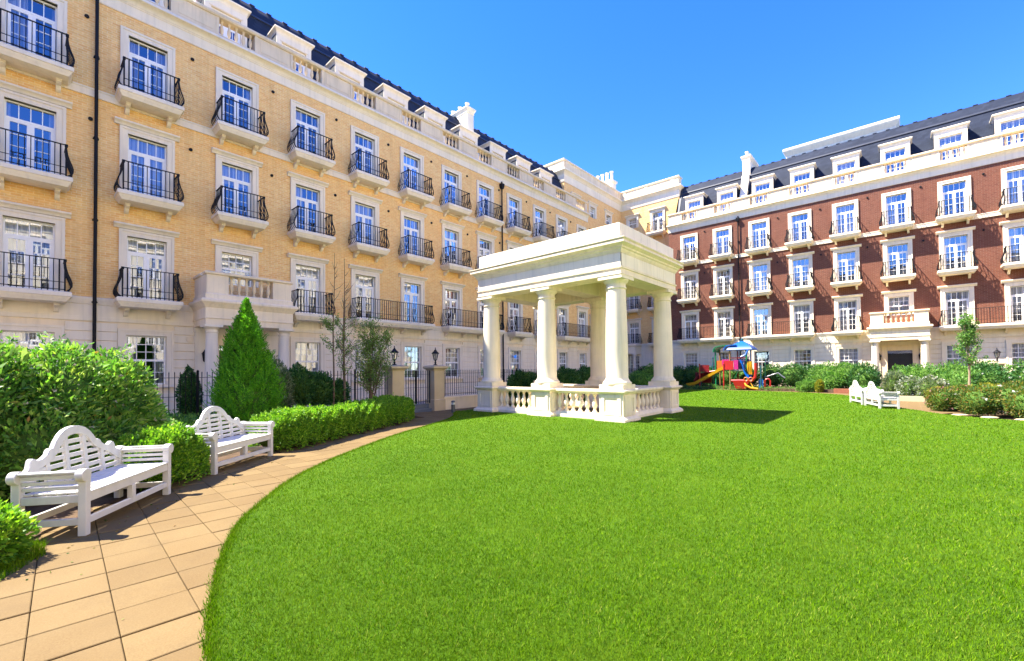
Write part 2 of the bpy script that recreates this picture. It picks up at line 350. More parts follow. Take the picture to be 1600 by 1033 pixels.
# turf: an edge that steps down to the paving
tm = MB(); n = len(LAWN)
tm.add([(x, y, 0.018) for x, y in LAWN]+[(x, y, -0.07) for x, y in LAWN], [tuple(range(n))]+[(i, i+1, n+i+1, n+i) for i in range(n-1)])
obj('lawn', tm, 'lawn', kind='structure')
# paving under and round the lawn (joint bed near the camera, full paving beyond)
OUT = smooth(np.array([(-1.9, -9), (-1.7, 0), (-1.0, 3.4), (-0.1, 5.3), (0.31, 6.0), (0.54, 6.36), (1.3, 7.29), (2.15, 8.1), (3.25, 9.05), (4.28, 9.5), (5.72, 10.2), (8.0, 11.45), (9.0, 12.4), (9.35, 13.9)]), 4)
near_path = np.vstack([OUT, [(11.3, 13.9), (11.2, 12.6)], LAWN[(LAWN[:, 1] < 12.7) & (LAWN[:, 0] < 11)][::-1]+np.array([0.25, -0.2])])
path = sheet('path', near_path, -0.035, 'soil')
far_path = [(11.25, 12.3), (11.25, 14.0), (33.9, 14.6), (34.6, 11), (34.2, 8.4), (33.8, 5.2), (32.6, 2.4), (29.0, 0.3), (27.0, -1.0), (24.5, -1.6), (22.4, -1.9), (19, 0), (27, 5), (28, 12)]
sheet('far_path', far_path, -0.012, 'paving')
pm = MB(); h = 0.1975
pm.add([(-h, -h, -0.04), (h, -h, -0.04), (h, h, -0.04), (-h, h, -0.04), (-h, -h, -0.004), (h, -h, -0.004), (h, h, -0.004), (-h, h, -0.004)]+[(a*(h-0.005), b*(h-0.005), 0) for a, b in ((-1, -1), (1, -1), (1, 1), (-1, 1))],
       [(0, 1, 5, 4), (1, 2, 6, 5), (2, 3, 7, 6), (3, 0, 4, 7), (4, 5, 9, 8), (5, 6, 10, 9), (6, 7, 11, 10), (7, 4, 8, 11), (8, 9, 10, 11)])
pme = pm.mesh('paver'); pme.materials.append(M['paver'])
G = np.array([(0.235+0.4*i+0.0*j, 3.79+0.41*j) for i in range(-8, 30) for j in range(-14, 27)])
ang = R(-2.5); Rm = np.array([[math.cos(ang), -math.sin(ang)], [math.sin(ang), math.cos(ang)]])
G2 = (G-np.array([0.4, 4.0]))@Rm.T+np.array([0.4, 4.0])
grow = near_path
keep = inside(grow, G2) | ((edge_dist(OUT, G2) < np.where((G2[:, 1] > 5.9) & (G2[:, 1] < 9.3), 0.42, 0.16)) & (G2[:, 0] < 9)); G2 = G2[keep]
dcam = G2@np.array([fw.x, fw.y]); vis = (dcam > 1.2) & (np.abs(G2@np.array([rt.x, rt.y])) < dcam*1.35+0.8)
G2 = G2[vis]; G2 = G2[np.argsort(np.linalg.norm(G2, axis=1))]
for x, y in G2[:300]:
    o = obj('paver', pme, None, path, (x, y, random.uniform(-0.003, 0.002)), ang); o.rotation_euler = (random.gauss(0, 0.003), random.gauss(0, 0.003), ang)
if len(G2) > 300:
    rest = MB()
    for x, y in G2[300:]: rest.ring(x-h, x+h, y-h, y+h, [(0, -0.04), (0, -0.003), (-0.004, 0)])
    obj('distant_pavers', rest, 'paver', path, kind='stuff')
sheet('forecourt', [(-14, 14.32), (30.6, 14.32), (30.6, 19.2), (-14, 19.2)], -0.02, 'forecourt')
sheet('corner_court', [(30.6, 14.9), (41, 14.9), (41, 21.5), (30.6, 21.5)], -0.02, 'forecourt')
bed = MB(); bp = [(34.0, 14.6), (34.7, 11), (34.3, 8.4), (33.9, 5.2), (32.8, 2.2), (29.2, 0.1), (27.2, -1.2), (25.5, -2.6), (25.4, -14), (38.2, -14), (38.2, 14.6)]
bed.add([(x, y, 0.16) for x, y in bp]+[(x, y, -0.07) for x, y in bp], [tuple(range(len(bp)))]+[(i, (i+1) % len(bp), len(bp)+(i+1) % len(bp), len(bp)+i) for i in range(len(bp))])
obj('raised_bed', bed, 'soil', kind='structure')
lb = MB(); bp = [(-6, 6.2), (-1.2, 5.5)]+[tuple(p+np.array([-0.12, 0.12])) for p in OUT if 5.4 < p[1] < 13.5 and p[0] < 9.2]+[(9.1, 14.0), (-6, 14.0)]
lb.add([(x, y, -0.01) for x, y in bp], [tuple(range(len(bp)))]); obj('planting_bed', lb, 'soil', kind='structure')

# ================================================================== facades
FLOOR = dict(A=10.70, B=7.40, C=4.00, G=1.20, D=14.55)
OW = 1.04
def win_boxes(w, h, kind):
    """white frame; origin bottom centre of opening, y inward. returns frame MB and list of pane rects"""
    f = MB(); P = []; a = w/2; fr = 0.045; y0, y1 = 0.10, 0.165
    f.box(-a, -a+fr, y0, y1, 0, h); f.box(a-fr, a, y0, y1, 0, h); f.box(-a+fr, a-fr, y0, y1, h-fr, h); f.box(-a+fr, a-fr, y0, y1, 0, fr)
    mw = 0.022; m0, m1 = 0.118, 0.15
    def grid(x0, x1, z0, z1, nc, nr):
        for i in range(nc):
            for j in range(nr):
                xa = x0+(x1-x0)*i/nc; xb = x0+(x1-x0)*(i+1)/nc; za = z0+(z1-z0)*j/nr; zb = z0+(z1-z0)*(j+1)/nr
                P.append((xa, xb, za, zb))
        for i in range(1, nc): x = x0+(x1-x0)*i/nc; f.box(x-mw/2, x+mw/2, m0, m1, z0, z1)
        for j in range(1, nr):
            z = z0+(z1-z0)*j/nr
            for i in range(nc): f.box(x0+(x1-x0)*i/nc+mw/2, x0+(x1-x0)*(i+1)/nc-mw/2, m0+0.001, m1-0.001, z-mw/2, z+mw/2)
    if kind == 'door':
        tz = h-0.47
        f.box(-a+fr, a-fr, y0+0.004, y1-0.004, tz-0.06, tz)
        grid(-a+fr, a-fr, tz, h-fr, 4, 1)
        for sx in (-1, 1):
            x0, x1 = (-a+fr, -0.012) if sx < 0 else (0.012, a-fr)
            f.box(x0, x0+0.065, y0+0.01, y1-0.012, fr, tz-0.06); f.box(x1-0.065, x1, y0+0.01, y1-0.012, fr, tz-0.06)
            f.box(x0+0.065, x1-0.065, y0+0.01, y1-0.012, tz-0.125, tz-0.06); f.box(x0+0.065, x1-0.065, y0+0.01, y1-0.012, fr, fr+0.10)
            grid(x0+0.065, x1-0.065, fr+0.10, tz-0.125, 2, max(2, round((tz-0.27)/0.37)))
        f.box(-0.012, 0.012, y0+0.02, y1-0.02, fr, tz-0.06)
    else:
        mz = h*0.5
        f.box(-a+fr, a-fr, y0+0.004, y1-0.004, mz-0.035, mz+0.035)
        grid(-a+fr, a-fr, mz+0.035, h-fr, 4, 3 if h > 1.3 else 2); grid(-a+fr, a-fr, fr, mz-0.035, 4 if h > 1.3 else 2, 2 if h > 1.3 else 1)
    return f, P
def pane_quad(r, y=0.134):
    x0, x1, z0, z1 = r; tx = random.gauss(0, 0.0007); tz = random.gauss(0, 0.0007)
    return [(x0, y-tx, z0-0), (x1, y+tx, z0), (x1, y+tx+tz, z1), (x0, y-tx+tz, z1)]
WIN = {}
def window_kit(w, h, kind):
    k = (round(w, 2), round(h, 2), kind)
    if k not in WIN:
        f, P = win_boxes(w, h, kind); fm = f.mesh('window'); fm.materials.append(M['upvc'])
        gs = []
        for q in range(4):
            g = MB()
            for r in P: g.add(pane_quad(r), [(0, 1, 2, 3)])
            gm = g.mesh('glass'); gm.materials.append(M['glass']); gs.append(gm)
        ps = []
        for r in P:
            cx, cz = (r[0]+r[1])/2, (r[2]+r[3])/2; pms = []
            for q in range(3):
                g = MB(); g.add([(x-cx, y-0.134, z-cz) for x, y, z in pane_quad(r)], [(0, 1, 2, 3)]); gm = g.mesh('pane'); gm.materials.append(M['glass']); pms.append(gm)
            ps.append((cx, cz, pms))
        # curtains: a soft fold at each side
        cs = []
        for q, (l, rr, top) in enumerate(((0.3, 0.3, 0), (0.12, 0.14, 0), (0.5, 0.5, 0), (0.25, 0.2, 0.5), (0.42, 0.1, 0), (0.14, 0.14, 0.32), (0.06, 0.2, 0.7))):
            c = MB()
            def drape(x0, x1, z0, z1):
                m = max(3, int((x1-x0)/0.045)); xs = [x0+(x1-x0)*i/m for i in range(m+1)]
                vs = [(x, 0.30+0.022*math.sin(i*1.9+q), z) for z in (z0, z1) for i, x in enumerate(xs)]
                c.add(vs, [(i, i+1, m+1+i+1, m+1+i) for i in range(m)])
            drape(-w/2, -w/2+w*l, 0, h); drape(w/2-w*rr, w/2, 0, h)
            if top: drape(-w/2+w*l, w/2-w*rr, h*(1-top), h)
            cm = c.mesh('curtain'); cm.materials.append(M['curtain']); cs.append(cm)
        WIN[k] = (fm, gs, ps, cs)
    return WIN[k]
def add_window(b, s, z, w, h, kind, panes=False, y=0.0):
    fm, gs, ps, cs = window_kit(w, h, kind)
    o = obj('window', fm, None, b, (s, y, z))
    if panes:
        for cx, cz, pms in ps: obj('pane', random.choice(pms), None, o, (cx, 0.134, cz))
    else: obj('glass', random.choice(gs), None, o)
    obj('curtain', random.choice([cs[1], cs[0], cs[0], cs[4], cs[5], cs[2]]) if z > 6.5 else random.choice([cs[0], cs[2], cs[2], cs[3], cs[4], cs[6]]), None, o)
    return o
def surround_mesh(w, h, head, ground=False):
    m = MB(); a = w/2; t = 0.205; p = -0.055
    z0 = -0.0
    for sx in (-1, 1):
        x0, x1 = (-a-t, -a) if sx < 0 else (a, a+t)
        m.box(x0, x1, p, 0.12, z0, h); e0, e1 = (x0-0.002, x0+0.07) if sx < 0 else (x1-0.07, x1+0.002); m.box(e0, e1, p-0.022, p+0.03, z0, h+t-0.07)
        i0, i1 = (-a-0.028, -a+0.004) if sx < 0 else (a-0.004, a+0.028); m.box(i0, i1, p+0.03, 0.125, z0+0.001, h-0.004) 
    m.box(-a-t, a+t, p, 0.12, h, h+t); m.box(-a-t-0.004, a+t+0.004, p-0.024, p+0.03, h+t-0.07, h+t+0.002)
    if head:
        z = h+t+0.02
        m.sweep([(0.02, z), (-0.075, z), (-0.085, z+0.03), (-0.12, z+0.07), (-0.175, z+0.10), (-0.185, z+0.105), (-0.185, z+0.15), (-0.17, z+0.165), (0.02, z+0.19)], -a-t-0.13, a+t+0.13)
    if ground: m.box(-a-t-0.03, a+t+0.03, p-0.07, 0.12, -0.10, -0.002)
    me = m.mesh('window_surround'); me.materials.append(M['stone_w']); return me
SUR = {'A': surround_mesh(OW, 2.12, False), 'B': surround_mesh(OW, 2.12, True), 'G': surround_mesh(1.06, 1.65, False, True), 'Cs': surround_mesh(OW, 1.2, True), 'D': surround_mesh(OW, 2.0, True), 'd': surround_mesh(0.86, 0.95, True), 'As': surround_mesh(0.9, 1.3, False, True)}

def slab_mesh(wid):
    m = MB(); a = wid/2
    m.ring(-a, a, -0.80, 0.03, [(-0.13, -0.30), (-0.10, -0.285), (-0.085, -0.24), (-0.05, -0.20), (-0.03, -0.155), (-0.028, -0.14), (0, -0.135), (0, -0.025), (-0.02, 0.0)])
    n = 2 if wid < 2 else 4
    for i in range(n):
        x = -a+0.30+(2*a-0.6)*i/(n-1)
        m.prism([(x-0.065, -0.30), (x+0.065, -0.30), (x+0.065, -0.33), (x-0.065, -0.33)], -0.40, 0.01)
        m.sweep([(0.01, -0.33), (-0.37, -0.33), (-0.37, -0.37), (-0.30, -0.41), (-0.20, -0.42), (-0.15, -0.50), (-0.10, -0.54), (0.01, -0.56)], x-0.055, x+0.055)
    me = m.mesh('balcony'); me.materials.append(M['stone_w']); return me
def rail_mesh(wid):
    m = MB(); a = wid/2-0.145; yf = -0.72; H = 0.95; b = 0.015
    m.box(-a-0.02, a+0.02, yf-0.022, yf+0.022, H-0.022, H); m.box(-a, a, yf-0.012, yf+0.012, 0.055, 0.075); m.box(-a, a, yf-0.008, yf+0.008, 0.27, 0.286)
    n = max(2, round(2*a/0.118))
    for i in range(n+1):
        x = -a+2*a*i/n; t = 0.019 if i in (0, n) else 0.0100
        if i in (1, n-1) or (wid > 2 and i == n//2): t = 0.017
        m.box(x-t, x+t, yf-t, yf+t, 0.0, H-0.02)
    bow = [(H-0.02, 0.0), (0.80, 0.008), (0.66, 0.025), (0.52, 0.062), (0.38, 0.115), (0.26, 0.147), (0.16, 0.142), (0.07, 0.095), (0.02, 0.03)]
    for sx in (-1, 1):
        m.box(min(sx*(a-0.02), sx*(a+0.02)), max(sx*(a-0.02), sx*(a+0.02)), yf, 0.0, H-0.024, H-0.002)
        for k, y in enumerate((yf+0.005, yf+0.15, yf+0.29, yf+0.43, yf+0.57, -0.02)):
            t = 0.034 if k == 0 else 0.020
            for (z0, o0), (z1, o1) in zip(bow[:-1], bow[1:]): m.bar((sx*(a+o0), y, z0), (sx*(a+o1), y, z1), t)
        m.bar((sx*(a+0.145), yf, 0.24), (sx*(a+0.145), 0, 0.24), 0.016); m.bar((sx*(a+0.05), yf, 0.03), (sx*(a+0.05), 0, 0.03), 0.02)
        m.box(sx*a-0.035, sx*a+0.035, yf-0.035, yf+0.035, H-0.07, H+0.005)
    me = m.mesh('railing'); me.materials.append(M['iron']); return me
SLAB = {w_: slab_mesh(w_) for w_ in (1.70, 4.38)}; RAIL = {w_: rail_mesh(w_) for w_ in (1.70, 4.38)}
def add_balcony(b, s, z, wid=1.70):
    o = obj('balcony', SLAB[wid], None, b, (s, 0, z)); obj('railing', RAIL[wid], None, o); return o

def wall_mesh(s0, s1, z0, z1, ops, depth=0.2):
    m = MB(); xs = sorted({s0, s1}|{e for o in ops for e in (o[0], o[1])}); zs = sorted({z0, z1}|{e for o in ops for e in (o[2], o[3])})
    xs = [x for x in xs if s0-1e-6 <= x <= s1+1e-6]; zs = [z for z in zs if z0-1e-6 <= z <= z1+1e-6]
    for i in range(len(xs)-1):
        for j in range(len(zs)-1):
            cx, cz = (xs[i]+xs[i+1])/2, (zs[j]+zs[j+1])/2
            if any(o[0] < cx < o[1] and o[2] < cz < o[3] for o in ops): continue
            m.add([(xs[i], 0, zs[j]), (xs[i+1], 0, zs[j]), (xs[i+1], 0, zs[j+1]), (xs[i], 0, zs[j+1])], [(0, 1, 2, 3)])
    for a, b, c, d in ops:
        if c < z0-0.01 or d > z1+0.01: continue
        for q in ([(a, 0, c), (a, depth, c), (a, depth, d), (a, 0, d)], [(b, 0, c), (b, 0, d), (b, depth, d), (b, depth, c)], [(a, 0, d), (b, 0, d), (b, depth, d), (a, depth, d)], [(a, 0, c), (b, 0, c), (b, depth, c), (a, depth, c)]):
            m.add(q, [(0, 1, 2, 3)])
    return m
BAL = MB()
bprof = [(0.062, 0), (0.062, 0.05), (0.040, 0.06), (0.046, 0.075), (0.030, 0.11), (0.046, 0.16), (0.064, 0.22), (0.068, 0.27), (0.060, 0.34), (0.040, 0.43), (0.030, 0.50), (0.034, 0.52), (0.046, 0.53), (0.046, 0.55), (0.060, 0.56), (0.060, 0.60)]
BAL.lathe(bprof, n=12); BALM = BAL.mesh('baluster'); BALM.materials.append(M['stone_d'])
BAL2 = MB(); BAL2.lathe([(r*1.25, z*0.95) for r, z in bprof], n=16); BALG = BAL2.mesh('baluster'); BALG.materials.append(M['pav'])

def courses(b, s0, s1, ops, skip=()):
    """rusticated ground-floor courses, butted between the openings"""
    zs = [0.03, 0.32, 0.61, 0.90, 1.19, 1.48, 1.77, 2.06, 2.35, 2.64, 2.93, 3.225]
    for z0, z1 in zip(zs[:-1], zs[1:]):
        cuts = sorted((o[0]-0.21, o[1]+0.21) for o in ops if o[2]-0.12 < z1-0.02 and o[3]+0.2 > z0+0.02)
        x = s0
        for a, c in cuts+[(s1, s1)]:
            if a-x > 0.05:
                m = MB(); wdt = a-x
                m.add([(0, 0.01, 0), (wdt, 0.01, 0), (wdt, 0.01, z1-z0-0.014), (0, 0.01, z1-z0-0.014), (0.004, -0.035, 0.008), (wdt-0.004, -0.035, 0.008), (wdt-0.004, -0.035, z1-z0-0.022), (0.004, -0.035, z1-z0-0.022)],
                      [(4, 5, 6, 7), (0, 1, 5, 4), (1, 2, 6, 5), (2, 3, 7, 6), (3, 0, 4, 7)])
                obj('stone_course', m, 'stone_w', b, (x, 0, z0))
            x = max(x, c)

def cornice(b, s0, s1, zf, ztop_f, zl, mat='stone_w', proj=0.30):
    m = MB()
    m.sweep([(0.03, zf), (-0.04, zf), (-0.04, zf+0.02), (-0.05, zf+0.025), (-0.05, ztop_f-0.05), (-0.07, ztop_f-0.045), (-0.075, ztop_f), (0.03, ztop_f)], s0, s1)
    d = zl-ztop_f
    m.sweep([(0.6, ztop_f+0.002), (-0.09, ztop_f+0.002), (-0.11, ztop_f+d*0.25), (-0.16, ztop_f+d*0.45), (-proj+0.03, ztop_f+d*0.55), (-proj, ztop_f+d*0.6), (-proj, ztop_f+d*0.85), (-proj+0.02, zl-0.01), (-proj+0.06, zl), (0.6, zl+0.004)], s0-0.06, s1+0.06)
    return obj('cornice', m, mat, b)
def facade(b, s0, s1, cols, brick, rows, panes_k=(), long_bal=(), portico_k=None, no_bal=(), z_top=13.47):
    ops = []; gops = []
    for k, c in cols.items():
        for r in 'ABC':
            h_ = 2.12; z = FLOOR[r]
            if r == 'C' and k == portico_k: h_ = 1.2; z = 4.92
            if k in no_bal and r in 'AB': ops.append((c-0.45, c+0.45, z+0.75, z+2.05)); continue
            ops.append((c-OW/2, c+OW/2, z, z+h_))
        if k == portico_k: gops.append((c-0.62, c+0.62, 0.0, 2.6))
        else: gops.append((c-0.53, c+0.53, FLOOR['G'], FLOOR['G']+1.65))
    wall = obj('wall', wall_mesh(s0, s1, 4.0, z_top, ops), brick, b)
    gw = obj('ground_floor_wall', wall_mesh(s0, s1, -0.05, 4.0, gops), 'stone', b)
    courses(b, s0, s1, [(o[0], o[1], o[2], o[3]) for o in gops])
    m = MB(); m.sweep([(0.01, 3.25), (-0.05, 3.25), (-0.055, 3.30), (-0.055, 3.38), (-0.038, 3.385), (-0.038, 3.76), (-0.06, 3.78), (-0.07, 3.85), (-0.10, 3.90), (-0.10, 3.98), (0.01, 4.01)], s0, s1); obj('base_band', m, 'stone_w', b)
    m = MB(); m.sweep([(0.01, 10.35), (-0.06, 10.35), (-0.06, 10.56), (-0.08, 10.57), (-0.08, 10.615), (0.01, 10.63)], s0, s1); obj('string_course', m, 'stone_w', b)
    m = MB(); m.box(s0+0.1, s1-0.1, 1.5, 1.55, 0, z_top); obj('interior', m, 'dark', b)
    for k, c in cols.items():
        for r in 'ABC':
            z = FLOOR[r]
            if k in no_bal and r in 'AB':
                obj('window_surround', SUR['As'], None, b, (c, 0, z+0.75)); add_window(b, c, z+0.75, 0.9, 1.3, 'sash'); continue
            if r == 'C' and k == portico_k:
                obj('window_surround', SUR['Cs'], None, b, (c, 0, 4.92)); add_window(b, c, 4.92, OW, 1.2, 'sash2', k in panes_k); continue
            obj('window_surround', SUR['A' if r == 'A' else 'B'], None, b, (c, 0, z)); add_window(b, c, z, OW, 2.12, 'door', k in panes_k)
            if r in 'AB' or not any(k in q for q in long_bal): add_balcony(b, c, z)
        if k != portico_k:
            obj('window_surround', SUR['G'], None, b, (c, 0, FLOOR['G'])); add_window(b, c, FLOOR['G'], 1.06, 1.65, 'sash', False)
    for q in long_bal: add_balcony(b, (cols[q[0]]+cols[q[1]])/2, 4.0, 4.38)
    vm = MB(); vm.lathe([(0.05, 0), (0.06, 0.01), (0.055, 0.05), (0.02, 0.06)], n=10)
    vme = vm.mesh('wall_vent'); vme.materials.append(M['iron'])
    for k, c in cols.items():
        for z in (12.95, 9.6):
            o = obj('wall_vent', vme, None, b, (c+1.22+random.uniform(-.06, .06), 0.0, z+random.uniform(-.1, .1))); o.rotation_euler = (R(90), 0, 0)

def parapet(b, s0, s1, cs):
    m = MB(); e = s0
    m.box(s0, s1, -0.02, 0.34, 14.12, 14.34)
    for c in cs:
        for x0, x1 in ((e, c-0.66),): m.box(x0, x1, 0.02, 0.30, 14.34, 14.99); m.box(x0+0.16, x1-0.16, 0.008, 0.03, 14.44, 14.90)
        for sx in (-1, 1): m.box(c+sx*0.66-0.05, c+sx*0.66+0.05, 0.0, 0.32, 14.34, 14.99)
        e = c+0.66
    m.box(e, s1, 0.02, 0.30, 14.34, 14.99)
    m.sweep([(0.36, 14.99), (-0.03, 14.99), (-0.06, 15.03), (-0.07, 15.04), (-0.07, 15.10), (-0.05, 15.13), (0.36, 15.13)], s0-0.04, s1+0.04)
    p = obj('parapet', m, 'stone_d', b)
    for c in cs:
        for i in range(5): o = obj('baluster', BALM, None, p, (c-0.49+0.245*i, 0.16, 14.355)); o.scale = (1, 1, 1.055)
    return p
def roof(b, s0, s1, dcols, chim=None, left_end=False, deep=9.0):
    m = MB(); pr = [(1.30, 14.15), (2.72, 17.72), (3.02, 18.42), (3.10, 18.47), (deep, 18.60), (deep, 0), (0.2, 0), (0.2, 14.12)]
    m.add([(s0, y, z) for y, z in pr]+[(s1, y, z) for y, z in pr], [(i, i+1, 8+i+1, 8+i) for i in range(4)]+[(4, 5, 13, 12), (7, 0, 8, 15)]+[tuple(range(8))[::-1], tuple(range(8, 16))])
    r = obj('roof', m, 'slate', b)
    f = MB(); f.sweep([(2.68, 17.66), (2.63, 17.68), (2.70, 17.80), (2.76, 17.78)], s0, s1); obj('flashing', f, 'lead', r)
    rt_ = MB(); rt_.sweep([(0.0, 0), (-0.03, 0.01), (-0.04, 0.05), (0.0, 0.08), (0.10, 0.08), (0.14, 0.04), (0.10, 0)], 0, 0.22)
    rme = rt_.mesh('ridge_tile'); rme.materials.append(M['lead'])
    x = s0+0.1
    while x < s1-0.35: obj('ridge_tile', rme, None, r, (x, 3.03, 18.42)); x += 0.72
    for c in dcols:
        d = MB()
        d.box(c-0.76, c-0.53, 1.40, 2.75, 14.15, 16.62); d.box(c+0.53, c+0.76, 1.40, 2.75, 14.15, 16.62); d.box(c-0.53, c+0.53, 1.40, 2.9, 16.30, 16.62); d.box(c-0.53, c+0.53, 1.40, 1.75, 14.15, 14.60)
        d.ring(c-0.76, c+0.76, 1.40, 2.95, [(0.005, 16.60), (0.015, 16.64), (0.03, 16.70), (0.08, 16.75), (0.12, 16.78), (0.125, 16.83), (0.10, 16.86), (0.0, 16.90)])
        d.box(c-0.60, c+0.60, 1.375, 1.42, 16.32, 16.36)
        o = obj('dormer', d, 'stone_w', b)
        fm, gs, ps, cs = window_kit(1.06, 1.70, 'door'); wo = obj('dormer_window', fm, None, o, (c, 1.40, 14.60)); obj('dormer_glass', random.choice(gs), None, o, (c, 1.40, 14.60))
        k = MB(); k.box(c-0.52, c+0.52, 2.0, 2.05, 14.2, 16.3); obj('dormer_blind', k, 'curtain' if random.random() < 0.5 else 'dark', o)
        for sx_ in (-1, 1): ck = MB(); ck.box(min(c+sx_*0.762, c+sx_*0.772), max(c+sx_*0.762, c+sx_*0.772), 1.46, 2.72, 14.2, 16.6); obj('dormer_cheek', ck, 'lead', o)
    return r
def chimney(b, s, y0, y1, ztop, npots):
    m = MB()
    m.ring(s-0.29, s+0.29, y0, y1, [(0, 15.0), (0, ztop-0.42), (0.03, ztop-0.40), (0.03, ztop-0.30), (0.06, ztop-0.26), (0.11, ztop-0.14), (0.12, ztop-0.12), (0.12, ztop-0.04), (0.06, ztop)])
    m.add([(s-0.27, 1.0, 14.2), (s+0.27, 1.0, 14.2), (s+0.27, 2.44, 17.8), (s-0.27, 2.44, 17.8), (s-0.27, 1.62, 14.2), (s+0.27, 1.62, 14.2), (s+0.27, 3.0, 17.8), (s-0.27, 3.0, 17.8)],
          [(0, 1, 2, 3), (4, 7, 6, 5), (0, 3, 7, 4), (1, 5, 6, 2), (3, 2, 6, 7), (0, 4, 5, 1)])
    o = obj('chimney', m, 'stone_w', b)
    pm_ = MB(); pm_.lathe([(0.15, 0), (0.15, 0.06), (0.12, 0.09), (0.115, 0.32), (0.15, 0.35), (0.155, 0.42), (0.12, 0.44), (0.09, 0.44), (0.09, 0.2)], n=12); pme_ = pm_.mesh('chimney_pot'); pme_.materials.append(M['stone_w'])
    for i in range(npots): obj('chimney_pot', pme_, None, o, (s, y0+0.3+(y1-y0-0.6)*i/(npots-1), ztop-0.01))
def downpipe(b, s, z1, z0=0.0):
    m = MB()
    m.tube([(s, -0.12, z0), (s, -0.12, z1)], 0.045, 10)
    z = z0+1.2
    while z < z1: m.lathe([(0.055, z), (0.055, z+0.07)], s, -0.12, 10); m.box(s-0.07, s+0.07, -0.115, 0.0, z+0.02, z+0.05); z += 2.6
    m.ring(s-0.07, s+0.07, -0.20, -0.05, [(0, z1-0.02), (0.04, z1+0.12), (0.05, z1+0.30), (0.03, z1+0.32)])
    m.tube([(s, -0.12, z1+0.25), (s+0.02, -0.10, z1+0.45)], 0.05, 8)
    return obj('downpipe', m, 'iron', b)
def portico(b, s, half=1.43, proj=1.62, door=True, col_r=0.205):
    m = MB(); a = half
    m.ring(s-a, s+a, -proj, 0.03, [(-0.03, 3.22), (-0.03, 3.42), (0.0, 3.43), (0.0, 3.47), (-0.02, 3.48), (-0.02, 3.80), (0.01, 3.82), (0.03, 3.88), (0.10, 3.95), (0.125, 3.98), (0.125, 4.05), (0.09, 4.09)])
    m.ring(s-a+0.02, s+a-0.02, -proj+0.02, 0.03, [(0.0, 4.08), (0.0, 4.26), (-0.05, 4.30)])
    t = 0.28; z0, z1 = 4.28, 4.93; ow = 0.72
    m.box(s-a+0.06, s-ow, -proj+0.07, -proj+0.07+t, z0, z1); m.box(s+ow, s+a-0.06, -proj+0.07, -proj+0.07+t, z0, z1)
    m.box(s-a+0.06, s-a+0.06+t, -proj+0.07+t, 0.02, z0, z1); m.box(s+a-0.06-t, s+a-0.06, -proj+0.07+t, 0.02, z0, z1)
    for x0, x1, y0, y1 in ((s-a+0.06, s+a-0.06, -proj+0.07, -proj+0.07+t), (s-a+0.06, s-a+0.06+t, -proj+0.37+t, 0.0), (s+a-0.06-t, s+a-0.06, -proj+0.37+t, 0.0)):
        m.ring(x0, x1, y0, y1, [(0.0, 4.93), (0.05, 4.95), (0.06, 4.97), (0.06, 5.02), (0.03, 5.04)])
    o = obj('portico', m, 'stone', b)
    for i in range(6): q = obj('baluster', BALM, None, o, (s-ow+0.12+(2*ow-0.24)*i/5, -proj+0.07+t/2, 4.285)); q.scale = (1, 1, 1.08)
    for sx in (-1, 1):
        c = MB(); x = s+sx*(a-0.26); y = -proj+0.26; r = col_r
        c.ring(x-0.26, x+0.26, y-0.26, y+0.26, [(0, 0), (0, 0.16)])
        c.lathe([(r+0.05, 0.16), (r+0.06, 0.20), (r+0.05, 0.25), (r+0.02, 0.27), (r, 0.31), (r, 1.2), (r-0.012, 2.1), (r-0.03, 2.92), (r-0.03, 2.95), (r-0.01, 2.96), (r-0.01, 2.99), (r-0.03, 3.0), (r-0.03, 3.06), (r, 3.09), (r+0.045, 3.14)], x, y, 24)
        c.ring(x-0.27, x+0.27, y-0.27, y+0.27, [(0, 3.141), (0, 3.219)]); obj('column', c, 'stone_w', o)
        p = MB(); p.box(x-0.2, x+0.2, -0.13, 0.0, 0.0, 3.05); p.box(x-0.25, x+0.25, -0.17, 0.0, 3.05, 3.215); obj('pilaster', p, 'stone_w', o)
    st = MB(); st.box(s-a-0.1, s+a+0.1, -proj-0.25, 0.0, -0.05, 0.06); st.box(s-a, s+a, -proj-0.02, 0.0, 0.06, 0.155); obj('step', st, 'stone', o)
    if door:
        f = MB(); w_ = 0.62
        for sx in (-1, 1):
            x0, x1 = sorted((s+sx*w_, s+sx*(w_+0.26))); f.box(x0, x1, -0.07, 0.15, 0.155, 2.86)
        f.box(s-w_, s+w_, -0.07, 0.15, 2.60, 2.86); f.box(s-w_-0.28, s+w_+0.28, -0.10, 0.0, 2.861, 2.95); obj('door_surround', f, 'stone', o)
        d = MB()
        for sx in (-1, 1):
            x0, x1 = sorted((s+sx*0.01, s+sx*w_)); d.box(x0, x1, 0.30, 0.34, 0.155, 2.35)
            for z0_, z1_ in ((0.35, 1.05), (1.2, 2.2)): d.ring(x0+0.1, x1-0.1, 0.28, 0.31, [(0, z0_), (0, z1_)])
        d.box(s-w_, s+w_, 0.27, 0.33, 2.35, 2.42); obj('door', d, 'door', o)
        g = MB(); g.box(s-w_, s+w_, 0.295, 0.305, 2.42, 2.6); obj('fanlight', g, 'glass', o)
        for sx in (-1, 1):
            q = MB(); x = s+sx*(w_+0.42); q.lathe([(0.02, 1.95), (0.10, 2.0), (0.13, 2.25), (0.15, 2.27), (0.05, 2.42), (0.015, 2.5)], x, -0.16, 8); q.bar((x, -0.02, 2.2), (x, -0.16, 2.46), 0.025); q.box(x-0.05, x+0.05, -0.03, 0, 2.08, 2.3)
            obj('wall_lantern', q, 'iron', o)
    return o

